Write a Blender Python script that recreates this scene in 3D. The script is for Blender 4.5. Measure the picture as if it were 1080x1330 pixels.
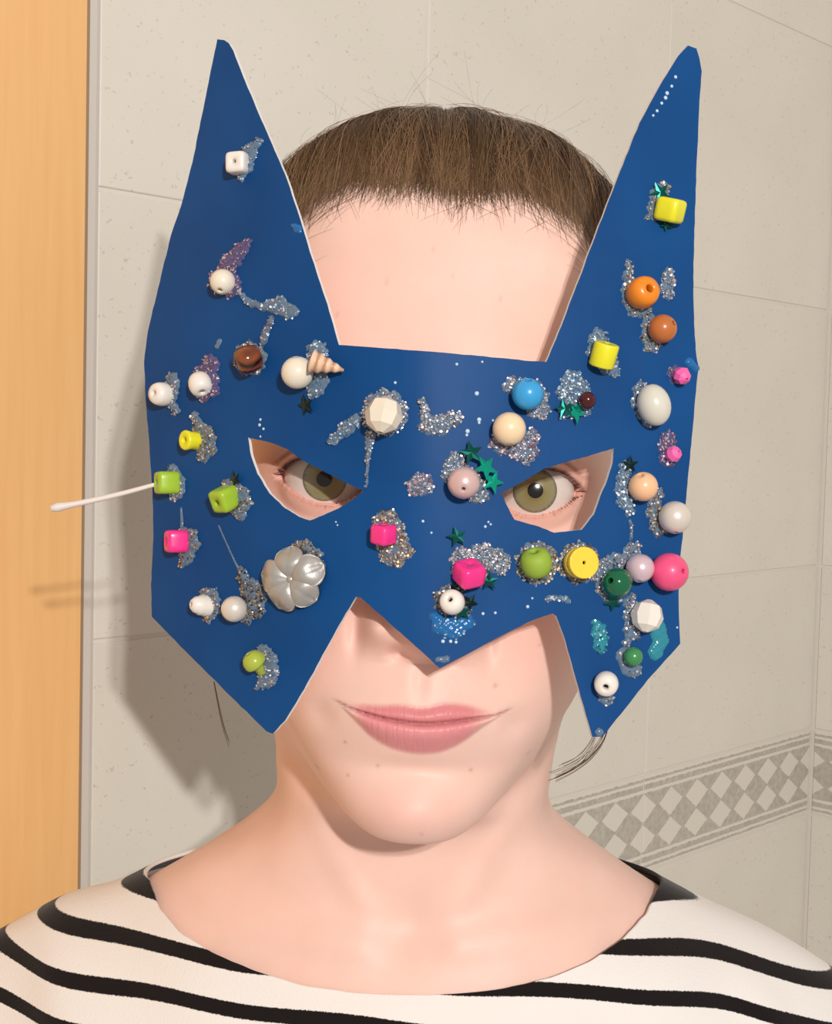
import bpy, bmesh, math, random
import numpy as np
from mathutils import Vector, Matrix
from mathutils.geometry import delaunay_2d_cdt

random.seed(7)
rng = np.random.default_rng(11)
for o in list(bpy.data.objects):
    bpy.data.objects.remove(o)
scene = bpy.context.scene
COL = scene.collection

# ------------------------------------------------------------------ camera
FPX, CX, CY = 1800.0, 540.0, 665.0
CAM_LOC = Vector((0.0, 0.0, 1.60))
PITCH, ROLL = math.radians(-3.2), math.radians(1.4)
cam = bpy.data.cameras.new('camera')
cam.sensor_fit = 'HORIZONTAL'
cam.sensor_width = 36.0
cam.lens = 36.0 * FPX / 1080.0
cam.clip_start = 0.02
cam_o = bpy.data.objects.new('camera', cam)
COL.objects.link(cam_o)
CAMROT = (Matrix.Rotation(math.radians(90) + PITCH, 4, 'X') @ Matrix.Rotation(ROLL, 4, 'Z'))
cam_o.matrix_world = Matrix.Translation(CAM_LOC) @ CAMROT
scene.camera = cam_o
# a frame at the camera's place: x right, y away, z up (metres)
HEADFRAME = cam_o.matrix_world @ Matrix(((1, 0, 0, 0), (0, 0, 1, 0), (0, -1, 0, 0), (0, 0, 0, 1)))

# ------------------------------------------------------------------ world + lamps
world = bpy.data.worlds.new('world')
scene.world = world
world.use_nodes = True
bg = world.node_tree.nodes['Background']
bg.inputs['Color'].default_value = (1.0, 0.88, 0.80, 1)
bg.inputs['Strength'].default_value = 0.40
for i, (p, e) in enumerate((((0.298, -0.86, 0.285), 32.0), ((0.250, -0.86, 0.325), 32.0))):
    li = bpy.data.lights.new('lamp_bulb', 'POINT')
    li.energy = e
    li.color = (1.0, 0.95, 0.895)
    li.shadow_soft_size = 0.018
    lo = bpy.data.objects.new('lamp_bulb', li)
    COL.objects.link(lo)
    lo.location = HEADFRAME @ Vector(p)
vs = scene.view_settings
vs.view_transform = 'Standard'
vs.look = 'None'
vs.gamma = 1.0
vs.use_curve_mapping = False
vs.exposure = 0.0

# ------------------------------------------------------------------ helpers
def px(x, y, d):
    """direction of a photograph pixel, taken to distance d (metres), in the head frame"""
    return np.array([(x - CX) / FPX * d, d, (CY - y) / FPX * d])

def srgb(r, g, b):
    f = lambda c: (c / 255 / 12.92) if c / 255 <= 0.04045 else ((c / 255 + 0.055) / 1.055) ** 2.4
    return (f(r), f(g), f(b), 1.0)

def mesh_obj(name, verts, faces, mat=None, parent=None, smooth=True, loc=None):
    me = bpy.data.meshes.new(name)
    me.from_pydata([tuple(map(float, v)) for v in verts], [], [tuple(map(int, f)) for f in faces])
    me.validate(clean_customdata=False)
    if smooth:
        me.polygons.foreach_set('use_smooth', np.ones(len(me.polygons), bool))
    me.update()
    o = bpy.data.objects.new(name, me)
    COL.objects.link(o)
    if mat is not None:
        for m in (mat if isinstance(mat, (list, tuple)) else [mat]):
            me.materials.append(m)
    if parent is not None:
        o.parent = parent
    if loc is not None:
        o.location = loc
    return o

def empty(name, matrix):
    o = bpy.data.objects.new(name, None)
    o.empty_display_size = 0.05
    COL.objects.link(o)
    o.matrix_world = matrix
    return o

def tag(o, label=None, cat=None, group=None, kind=None):
    if label: o['label'] = label
    if cat: o['category'] = cat
    if group: o['group'] = group
    if kind: o['kind'] = kind
    return o

def new_mat(name):
    m = bpy.data.materials.new(name)
    m.use_nodes = True
    nt = m.node_tree
    return m, nt, nt.nodes['Principled BSDF']

def mat_simple(name, col, rough=0.4, metal=0.0, spec=0.5, coat=0.0, sss=0.0, trans=0.0, ior=1.45, bump=0.0, bscale=400, var=0.0):
    m, nt, b = new_mat(name)
    b.inputs['Base Color'].default_value = col
    b.inputs['Roughness'].default_value = rough
    b.inputs['Metallic'].default_value = metal
    b.inputs['Specular IOR Level'].default_value = spec
    b.inputs['Coat Weight'].default_value = coat
    b.inputs['Coat Roughness'].default_value = 0.08
    b.inputs['Subsurface Weight'].default_value = sss
    b.inputs['Subsurface Radius'].default_value = (1.0, 0.7, 0.5)
    b.inputs['Subsurface Scale'].default_value = 0.002
    b.inputs['Transmission Weight'].default_value = trans
    b.inputs['IOR'].default_value = ior
    if bump or var:
        tc = nt.nodes.new('ShaderNodeTexCoord')
        n = nt.nodes.new('ShaderNodeTexNoise')
        n.inputs['Scale'].default_value = bscale
        n.inputs['Detail'].default_value = 4
        nt.links.new(tc.outputs['Object'], n.inputs['Vector'])
        if bump:
            bp = nt.nodes.new('ShaderNodeBump')
            bp.inputs['Strength'].default_value = bump
            bp.inputs['Distance'].default_value = 0.001
            nt.links.new(n.outputs['Fac'], bp.inputs['Height'])
            nt.links.new(bp.outputs['Normal'], b.inputs['Normal'])
        if var:
            mx = nt.nodes.new('ShaderNodeMix')
            mx.data_type = 'RGBA'
            mx.inputs[6].default_value = tuple(c * (1 - var) for c in col[:3]) + (1,)
            mx.inputs[7].default_value = tuple(min(1, c * (1 + var)) for c in col[:3]) + (1,)
            nt.links.new(n.outputs['Fac'], mx.inputs[0])
            nt.links.new(mx.outputs[2], b.inputs['Base Color'])
    return m

def sstep(a, b, x):
    t = np.clip((x - a) / (b - a), 0, 1)
    return t * t * (3 - 2 * t)

def grid_faces(nr, nc, wrap):
    i = np.arange(nr - 1)[:, None]
    j = np.arange(nc if wrap else nc - 1)[None, :]
    j2 = (j + 1) % nc
    a = i * nc + j
    return np.stack([a, (i + 1) * nc + j, (i + 1) * nc + j2, i * nc + j2], -1).reshape(-1, 4)

def tubes(strands, radii, sides=3):
    """strands (N,P,3), radii (N,P) -> verts, faces of thin tubes"""
    S = np.asarray(strands, float)
    R = np.asarray(radii, float)
    N, P, _ = S.shape
    T = np.gradient(S, axis=1)
    T /= np.linalg.norm(T, axis=2, keepdims=True) + 1e-12
    up = np.zeros_like(T); up[..., 1] = -1.0
    A = np.cross(T, up)
    bad = np.linalg.norm(A, axis=2) < 1e-3
    A[bad] = (1, 0, 0)
    A /= np.linalg.norm(A, axis=2, keepdims=True) + 1e-12
    B = np.cross(T, A)
    an = np.arange(sides) / sides * 2 * math.pi
    V = (S[:, :, None, :] + R[:, :, None, None] * (np.cos(an)[None, None, :, None] * A[:, :, None, :] + np.sin(an)[None, None, :, None] * B[:, :, None, :]))
    f = grid_faces(P, sides, True)
    F = (f[None] + (np.arange(N) * P * sides)[:, None, None]).reshape(-1, 4)
    return V.reshape(-1, 3), F

def spline(keys, t):
    """natural cubic spline through keys (n, ...) at parameters t (index units)"""
    K = np.asarray(keys, float)
    n = len(K)
    A = np.zeros((n, n)); 
    A[0, 0] = A[-1, -1] = 1
    rhs = np.zeros_like(K)
    for i in range(1, n - 1):
        A[i, i - 1], A[i, i], A[i, i + 1] = 1, 4, 1
        rhs[i] = 6 * (K[i - 1] - 2 * K[i] + K[i + 1])
    M = np.linalg.solve(A, rhs.reshape(n, -1)).reshape(K.shape)
    i = np.clip(np.floor(t).astype(int), 0, n - 2)
    u = (t - i)
    sh = (-1,) + (1,) * (K.ndim - 1)
    u = u.reshape(sh); v = 1 - u
    return v * K[i] + u * K[i + 1] + ((v ** 3 - v) * M[i] + (u ** 3 - u) * M[i + 1]) / 6

def interp(x, xs, ys):
    return np.interp(x, xs, ys)

def smooth_curve(x, pts, k=9):
    """piecewise-linear table, softened"""
    xs = np.array([p[0] for p in pts], float); ys = np.array([p[1] for p in pts], float)
    w = (xs[-1] - xs[0]) / (len(xs) * 2.2)
    acc = 0
    for d in np.linspace(-1, 1, k):
        acc = acc + np.interp(x + d * w, xs, ys)
    return acc / k

# ================================================================== the setting
# --- wall directions (world, horizontal).  the tiled wall runs away to the right
WDEPTH = 0.788                     # distance of the wall straight ahead of the camera
wd = Vector((0.694, 0.720, 0)).normalized()          # along the tiled wall, to the right
wn = Vector((wd.y, -wd.x, 0))                        # its normal, into the room
p0 = HEADFRAME @ Vector((0, WDEPTH, 0))
def wall_at(x, y):
    """where the sight line of a photograph pixel meets the tiled wall (world)"""
    r = (HEADFRAME.to_3x3() @ Vector(px(x, y, 1.0)))
    o = CAM_LOC
    return o + r * ((p0 - o).dot(wn) / r.dot(wn))
CORNER = wall_at(1049, 1000)
CORNER.z = 1.60
def wall_x(x, y): return (wall_at(x, y) - CORNER).dot(wd)
def wall_z(y): return wall_at(1049, y).z - CORNER.z
LEFT_X = wall_x(120, 600)              # where the tiles end
TW = -wall_x(834, 1050)                # tile width
ZJ, ZB1, ZB0, ZU = wall_z(736), wall_z(947), wall_z(1055), wall_z(400)
TH = ZU - ZJ

def wall_frame(origin, xdir, normal):
    z = Vector((0, 0, 1))
    return Matrix(((xdir.x, normal.x, 0, origin.x), (xdir.y, normal.y, 0, origin.y), (xdir.z, normal.z, 1, origin.z), (0, 0, 0, 1)))

def make_tile_mats():
    m, nt, b = new_mat('tile_glaze')
    tc = nt.nodes.new('ShaderNodeTexCoord')
    n1 = nt.nodes.new('ShaderNodeTexNoise'); n1.inputs['Scale'].default_value = 9; n1.inputs['Detail'].default_value = 3
    n2 = nt.nodes.new('ShaderNodeTexNoise'); n2.inputs['Scale'].default_value = 420; n2.inputs['Detail'].default_value = 1
    nt.links.new(tc.outputs['Object'], n1.inputs['Vector']); nt.links.new(tc.outputs['Object'], n2.inputs['Vector'])
    r1 = nt.nodes.new('ShaderNodeValToRGB')
    r1.color_ramp.elements[0].position = 0.35; r1.color_ramp.elements[0].color = srgb(224, 220, 210)
    r1.color_ramp.elements[1].position = 0.7; r1.color_ramp.elements[1].color = srgb(230, 226, 217)
    nt.links.new(n1.outputs['Fac'], r1.inputs['Fac'])
    r2 = nt.nodes.new('ShaderNodeValToRGB')
    r2.color_ramp.elements[0].position = 0.22; r2.color_ramp.elements[0].color = (0.80, 0.79, 0.77, 1)
    r2.color_ramp.elements[1].position = 0.31; r2.color_ramp.elements[1].color = (1, 1, 1, 1)
    nt.links.new(n2.outputs['Fac'], r2.inputs['Fac'])
    mx = nt.nodes.new('ShaderNodeMix'); mx.data_type = 'RGBA'; mx.blend_type = 'MULTIPLY'; mx.inputs[0].default_value = 1
    nt.links.new(r1.outputs['Color'], mx.inputs[6]); nt.links.new(r2.outputs['Color'], mx.inputs[7])
    nt.links.new(mx.outputs[2], b.inputs['Base Color'])
    b.inputs['Roughness'].default_value = 0.42
    b.inputs['Specular IOR Level'].default_value = 0.25
    bp = nt.nodes.new('ShaderNodeBump'); bp.inputs['Strength'].default_value = 0.12; bp.inputs['Distance'].default_value = 0.0006
    nt.links.new(n2.outputs['Fac'], bp.inputs['Height']); nt.links.new(bp.outputs['Normal'], b.inputs['Normal'])

    # border tile: two rows of pale diamonds on a grey band between thin grey lines (UV: u = periods, v = 0..1)
    q, nq, bq = new_mat('tile_border_print')
    def math_(op, a, b_=None, c=None):
        n = nq.nodes.new('ShaderNodeMath'); n.operation = op
        for i, v in enumerate((a, b_, c)):
            if v is None: continue
            if isinstance(v, (int, float)): n.inputs[i].default_value = v
            else: nq.links.new(v, n.inputs[i])
        return n.outputs[0]
    uv = nq.nodes.new('ShaderNodeUVMap')
    sp = nq.nodes.new('ShaderNodeSeparateXYZ'); nq.links.new(uv.outputs['UV'], sp.inputs[0])
    tq = nq.nodes.new('ShaderNodeTexCoord')
    no = nq.nodes.new('ShaderNodeTexNoise'); no.inputs['Scale'].default_value = 260; no.inputs['Detail'].default_value = 3
    nq.links.new(tq.outputs['Object'], no.inputs['Vector'])
    ragged = math_('MULTIPLY', math_('SUBTRACT', no.outputs['Fac'], 0.5), 0.03)
    u, v = sp.outputs[0], math_('ADD', sp.outputs[1], ragged)
    fu = math_('ABSOLUTE', math_('SUBTRACT', math_('FRACT', math_('ADD', u, 0.5)), 0.5))       # 0 at integers
    inner = math_('MULTIPLY', math_('SUBTRACT', v, 0.18), 2 / 0.64)                            # 0..2 over two rows
    fv = math_('ABSOLUTE', math_('SUBTRACT', math_('FRACT', inner), 0.5))
    dia = math_('ADD', math_('MULTIPLY', fu, 2.08), math_('MULTIPLY', fv, 1.96))
    is_dia = math_('LESS_THAN', dia, 0.93)
    in_band = math_('MULTIPLY', math_('GREATER_THAN', v, 0.18), math_('LESS_THAN', v, 0.82))
    band = math_('MULTIPLY', in_band, math_('SUBTRACT', 1.0, is_dia))
    av = math_('ABSOLUTE', math_('SUBTRACT', v, 0.5))
    line1 = math_('LESS_THAN', math_('ABSOLUTE', math_('SUBTRACT', av, 0.455)), 0.014)
    line2 = math_('LESS_THAN', math_('ABSOLUTE', math_('SUBTRACT', av, 0.382)), 0.028)
    grey = math_('MAXIMUM', band, math_('MAXIMUM', line1, line2))
    spk = nq.nodes.new('ShaderNodeValToRGB')
    spk.color_ramp.elements[0].position = 0.3; spk.color_ramp.elements[0].color = srgb(180, 176, 165)
    spk.color_ramp.elements[1].position = 0.75; spk.color_ramp.elements[1].color = srgb(204, 200, 188)
    nq.links.new(no.outputs['Fac'], spk.inputs['Fac'])
    mq = nq.nodes.new('ShaderNodeMix'); mq.data_type = 'RGBA'
    nq.links.new(grey, mq.inputs[0]); mq.inputs[6].default_value = srgb(227, 223, 213)
    nq.links.new(spk.outputs['Color'], mq.inputs[7])
    nq.links.new(mq.outputs[2], bq.inputs['Base Color'])
    bq.inputs['Roughness'].default_value = 0.42
    bq.inputs['Specular IOR Level'].default_value = 0.25
    return m, q

TILE, BORDER = make_tile_mats()
GROUT = mat_simple('grout', srgb(226, 222, 213), 0.9, bump=0.2, bscale=600)
PLASTER = mat_simple('plaster', srgb(214, 208, 196), 0.9)

def slab(name, x0, x1, z0, z1, depth, mat, parent, bevel=0.0007, uv=None):
    """a tile: bevelled slab standing out from its wall by depth (wall frame: y = out)"""
    b = bevel
    loops = [(x0, x1, z0, z1, -0.002), (x0, x1, z0, z1, depth - b), (x0 + b * .35, x1 - b * .35, z0 + b * .35, z1 - b * .35, depth - b * .35), (x0 + b, x1 - b, z0 + b, z1 - b, depth)]
    V = []
    for (a, c, e, g, d) in loops:
        V += [(a, d, e), (c, d, e), (c, d, g), (a, d, g)]
    Fc = []
    for k in range(3):
        for j in range(4):
            j2 = (j + 1) % 4
            Fc.append((k * 4 + j, k * 4 + j2, k * 4 + 4 + j2, k * 4 + 4 + j))
    Fc.append((12, 13, 14, 15))
    cx, cz = (x0 + x1) / 2, (z0 + z1) / 2
    V = [(v[0] - cx, v[1], v[2] - cz) for v in V]
    o = mesh_obj(name, V, Fc, mat, parent, smooth=False, loc=(cx, 0, cz))
    if uv:
        uo, per = uv
        lay = o.data.uv_layers.new(name='UVMap')
        for lp in o.data.loops:
            c = o.data.vertices[lp.vertex_index].co
            lay.data[lp.index].uv = ((c.x + cx - uo) / per, (c.z + cz - z0) / (z1 - z0))
    return o

def backing(name, mat4, x0, x1, z0, z1, th=0.05):
    V = [(x0, 0, z0), (x1, 0, z0), (x1, 0, z1), (x0, 0, z1), (x0, -th, z0), (x1, -th, z0), (x1, -th, z1), (x0, -th, z1)]
    Fc = [(0, 1, 2, 3), (5, 4, 7, 6), (4, 0, 3, 7), (1, 5, 6, 2), (3, 2, 6, 7), (4, 5, 1, 0)]
    o = mesh_obj(name, V, Fc, GROUT, smooth=False)
    o.matrix_world = mat4
    return o

J = 0.001
ROWS = [(ZB0 - 2 * TH + J, ZB0 - TH - J, 0), (ZB0 - TH + J, ZB0 - J, 0), (ZB0 + J, ZB1 - J, 1), (ZB1 + J, ZJ - J, 0), (ZJ + J, ZU - J, 0), (ZU + J, ZU + TH - J, 0), (ZU + TH + J, ZU + 2 * TH - J, 0)]
# back wall: frame origin at the corner, x to the LEFT is negative
M_back = wall_frame(CORNER, wd, wn)
wall_b = backing('wall_back', M_back, LEFT_X - 0.008, 0.0, -1.6, 0.9)
tag(wall_b, 'pale beige tiled bathroom wall behind the masked person', 'wall', kind='structure')
for (z0, z1, bd) in ROWS:
    for c in range(int(-LEFT_X / TW) + 1):
        x1 = -c * TW - 0.001
        x0 = max(-(c + 1) * TW + 0.001, LEFT_X + 0.001)
        if bd:
            slab('border_tile', x0, x1, z0, z1, 0.0010, BORDER, wall_b, bevel=0.0006, uv=(-(c + 1) * TW, TW / 7))
        else:
            slab('wall_tile', x0, x1, z0, z1, 0.0010, TILE, wall_b)
# right-hand wall, coming back towards the camera from the corner
rd = -wn * -1.0                                     # into the room
M_right = wall_frame(CORNER, wn, -wd)
wall_r = backing('wall_right', M_right, 0.0, 0.72, -1.6, 0.9)
tag(wall_r, 'narrow strip of beige tiled side wall at the right edge', 'wall', kind='structure')
for (z0, z1, bd) in ROWS:
    for c in range(3):
        x0 = c * TW + 0.005; x1 = (c + 1) * TW - 0.001
        if bd:
            slab('border_tile', x0, x1, z0, z1, 0.0010, BORDER, wall_r, bevel=0.0006, uv=(c * TW, TW / 7))
        else:
            slab('wall_tile', x0, x1, z0, z1, 0.0010, TILE, wall_r)

# wooden door frame at the left with a pale edging strip beside it
def wood_mat():
    m, nt, b = new_mat('beech_veneer')
    tc = nt.nodes.new('ShaderNodeTexCoord')
    mp = nt.nodes.new('ShaderNodeMapping'); mp.inputs['Scale'].default_value = (60, 60, 3)
    nt.links.new(tc.outputs['Object'], mp.inputs['Vector'])
    n = nt.nodes.new('ShaderNodeTexNoise'); n.inputs['Scale'].default_value = 4; n.inputs['Detail'].default_value = 6
    nt.links.new(mp.outputs['Vector'], n.inputs['Vector'])
    r = nt.nodes.new('ShaderNodeValToRGB')
    r.color_ramp.elements[0].position = 0.3; r.color_ramp.elements[0].color = srgb(240, 188, 126)
    r.color_ramp.elements[1].position = 0.72; r.color_ramp.elements[1].color = srgb(244, 196, 136)
    nt.links.new(n.outputs['Fac'], r.inputs['Fac'])
    nt.links.new(r.outputs['Color'], b.inputs['Base Color'])
    b.inputs['Roughness'].default_value = 0.38
    b.inputs['Specular IOR Level'].default_value = 0.3
    return m
WOOD = wood_mat()
WOODEDGE = mat_simple('veneer_edge', srgb(168, 140, 112), 0.5)
TRIMM = mat_simple('edging_plastic', srgb(214, 210, 204), 0.35)
def framebox(name, x0, x1, d, mats, parent=None, bevel=0.003):
    prof = [(x1, -0.004), (x1, d - bevel), (x1 - bevel * .3, d - bevel * .3), (x1 - bevel, d), (x0, d), (x0, -0.004)]
    V, Fc = [], []
    for z in (-1.6, 0.9):
        V += [(x, y, z) for x, y in prof]
    n = len(prof)
    for j in range(n):
        j2 = (j + 1) % n
        Fc.append((j, j + n, j2 + n, j2))
    Fc.append(tuple(range(n))[::-1]); Fc.append(tuple(range(n, 2 * n)))
    o = mesh_obj(name, V, Fc, mats, smooth=False)
    if len(mats) > 1:
        for p in o.data.polygons:
            if p.index in (0, 1, 2): p.material_index = 1
    o.matrix_world = M_back
    return o
edge = framebox('trim_2', LEFT_X - 0.008, LEFT_X, 0.0045, [TRIMM])
tag(edge, 'thin pale edging strip between the tiles and the wood', 'trim', kind='structure')
door = framebox('trim_1', LEFT_X - 0.45, LEFT_X - 0.010, 0.012, [WOOD, WOODEDGE])
tag(door, 'plain orange beech door frame board at the left edge', 'door frame', kind='structure')

# ================================================================== the person
EYE_D = 0.430
ORG = px(558, 629, EYE_D)                    # midpoint between the eyes, metres in the head frame
person = empty('person', HEADFRAME @ Matrix.Translation(Vector(ORG)))
tag(person, 'person with pulled-back brown hair in a striped top behind a blue mask', 'person')
HR = 0.049                                    # slight head roll
def roll(P):
    """P (...,3) mm, face frame -> rolled face frame"""
    P = np.array(P, float)
    x, z = P[..., 0].copy(), P[..., 2].copy()
    fade = sstep(-150, -105, z)
    P[..., 0] = x + HR * np.maximum(z, -125 + 0 * z)
    P[..., 2] = z - HR * x * fade - 0.035 * x * (1 - fade) * sstep(30, 90, np.abs(x))
    return P
def unroll_px(x, y, d):
    """photograph pixel at distance d (mm) -> face frame x, z in mm"""
    p = px(x, y, d / 1000.0) - ORG
    X, Z = p[0] * 1000, p[2] * 1000
    z = Z + HR * X
    return X - HR * z, z

CAGE = [
 # s0 front        s1            s2            s3            s4            s5             s6             s7 back
 [(0,84,133),   (2,84,133),   (3,85,133),   (4,87,133),   (4,89,133),   (3,91,133),    (2,92,133),    (0,92,133)],
 [(0,46,123),   (17,49,123),  (31,58,121),  (40,72,119),  (44,88,117),  (36,112,118),  (19,124,117),  (0,128,116)],
 [(0,20,107),   (21,23,107),  (41,34,105),  (54,54,102),  (60,80,99),   (51,120,96),   (28,142,92),   (0,149,90)],
 [(0,4,85),     (23,7,85),    (46,19,84),   (61,44,80),   (68,78,77),   (59,127,70),   (32,156,62),   (0,164,60)],
 [(0,-5,58),    (23,-2,58),   (46,9,57),    (63,36,55),   (72,78,52),   (62,131,44),   (33,162,36),   (0,170,34)],
 [(0,-9,24),    (24,-6,24),   (47,6,22),    (62,34,20),   (72,80,18),   (62,132,14),   (33,164,10),   (0,172,8)],
 [(0,-4,0),     (24,3,0),     (47,9,0),     (62,33,0),    (71,80,-2),   (60,130,-8),   (32,160,-14),  (0,167,-16)],
 [(0,-4,-28),   (24,-2,-28),  (47,8,-27),   (62,34,-26),  (69,80,-26),  (56,126,-32),  (30,150,-38),  (0,157,-40)],
 [(0,-8,-52),   (22,-4,-52),  (43,9,-50),   (57,36,-48),  (64,78,-46),  (51,118,-52),  (28,138,-58),  (0,144,-60)],
 [(0,-9,-72),   (20,-4,-72),  (39,10,-70),  (53,38,-66),  (59,76,-62),  (49,112,-66),  (27,130,-74),  (0,136,-76)],
 [(0,-4,-88),   (17,0,-88),   (34,13,-84),  (48,40,-77),  (56,74,-72),  (49,108,-78),  (27,126,-86),  (0,132,-88)],
 [(0,-5,-101),  (14,-1,-101), (28,14,-96),  (43,42,-86),  (53,72,-80),  (49,106,-88),  (28,126,-95),  (0,132,-97)],
 [(0,2,-112),   (12,6,-111),  (24,20,-105), (39,47,-94),  (51,74,-88),  (50,106,-96),  (29,126,-103), (0,132,-105)],
 [(0,24,-112),  (11,26,-112), (22,34,-109), (36,54,-102), (49.5,78,-97),(50,107,-103), (30,127,-110), (0,133,-112)],
 [(0,44,-117),  (16,45,-117), (31,50,-114), (42,62,-109), (50,83,-106), (50,110,-110), (31,130,-116), (0,137,-119)],
 [(0,48,-132),  (18,49,-131), (35,54,-127), (46,66,-123), (52,86,-121), (53,114,-120), (35,135,-124), (0,142,-128)],
 [(0,46,-149),  (24,48,-147), (47,57,-143), (65,73,-139), (74,92,-137), (70,118,-136), (42,140,-138), (0,147,-142)],
 [(0,40,-166),  (34,43,-164), (66,55,-160), (98,76,-160), (115,97,-159),(103,126,-159),(56,149,-154), (0,156,-158)],
 [(0,33,-190),  (44,36,-188), (84,49,-184), (134,76,-181),(160,102,-178),(136,133,-177),(70,158,-175),(0,165,-179)],
 [(0,26,-226),  (50,29,-224), (98,45,-222), (160,74,-218),(192,102,-214),(160,138,-212),(80,166,-212), (0,173,-214)],
 [(0,18,-285),  (54,21,-285), (104,39,-285),(164,68,-282),(200,100,-280),(164,140,-280),(82,168,-280), (0,175,-282)],
 [(0,20,-380),  (54,24,-380), (102,40,-380),(156,68,-380),(190,100,-380),(156,138,-380),(80,164,-380), (0,170,-380)],
 [(0,24,-440),  (54,28,-440), (102,42,-440),(154,68,-440),(186,98,-440), (154,134,-440),(78,160,-440), (0,166,-440)],
]
CAGE = np.array(CAGE, float)
NRING = len(CAGE)

def surf(s, t):
    """cage surface: s (n) signed station -7..7, t (m) ring index -> (m,n,3) mm"""
    s = np.asarray(s, float); t = np.asarray(t, float)
    rows = spline(CAGE, t)                                 # (m,8,3)
    mir = rows.copy(); mir[..., 0] *= -1
    # closed loop with overlap so that the spline is smooth at front and back
    loop = np.concatenate([mir[:, :0:-1], rows, mir[:, 6::-1]], axis=1)   # stations -7..7, then 8.. = mirrored
    ext = np.concatenate([loop[:, 11:14] * 1.0, loop], axis=1)
    L = np.concatenate([mir[:, 4:7], rows[:, 7:0:-1] * np.array([-1, 1, 1]), rows, mir[:, 6:3:-1]], axis=1)
    # L: stations: -10,-9,-8 (other side), -7..-1, 0..7, 8,9,10
    L[:, 0:3] = rows[:, 4:7]
    keys = np.swapaxes(L, 0, 1)                            # (18,m,3)
    out = spline(keys, s + 10.0)                           # (n,m,3)
    return np.swapaxes(out, 0, 1)

# sampling
def seg(a, b, n): return np.linspace(a, b, n, endpoint=False)
s_half = np.concatenate([seg(0, 2, 84), seg(2, 4, 26), seg(4, 7, 22), [7.0]])
s_full = np.concatenate([-s_half[:0:-1], s_half[:-1]])    # -7 .. <7
t_all = np.concatenate([seg(0, 3, 36), seg(3, 5, 40), seg(5, 7, 96), seg(7, 8, 44), seg(8, 11, 108), seg(11, 13, 44), seg(13, 16, 48), seg(16, 20, 50), np.linspace(20, NRING - 1, 9)])
BASE = surf(s_full, t_all)                                # (m,n,3)

g = lambda x, z, cx, cz, rx, rz: np.exp(-((x - cx) / rx) ** 2 - ((z - cz) / rz) ** 2)
MOUTH_D = 421.0
def tab(pts, d):
    q = [unroll_px(x, y, d) for x, y in pts]
    q.sort()
    return q
M_LINE = tab([(426, 909), (440, 915), (462, 923), (503, 933), (544, 938), (568, 938), (605, 935), (641, 931), (664, 926), (672, 921)], MOUTH_D)
M_TOP = tab([(440, 914), (465, 917), (495, 917), (521, 914), (548, 920), (576, 912), (605, 916), (635, 926), (660, 927)], MOUTH_D)
M_BOT = tab([(440, 917), (458, 936), (483, 962), (511, 976), (544, 982), (576, 979), (601, 967), (628, 946), (660, 927)], MOUTH_D)
EYES = [unroll_px(421, 622, 430.0), unroll_px(695, 637, 430.0)]
EYE_R = 13.6

def lid_curves(dx, side):
    """dx mm from pupil, positive outward -> lower and upper lid margins"""
    u = np.clip((dx - 1.6) / 14.6, -1, 1)
    up = 6.6 * (1 - np.abs(u) ** 2.2) + 0.6 * u
    lo = -7.0 * (1 - np.abs(u + 0.06 * (1 - u * u)) ** 2.0) + 0.9 * u - 1.0 * (1 - u) * 0.5
    return lo, np.maximum(up, lo), np.abs((dx - 1.6) / 14.6) < 1

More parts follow.
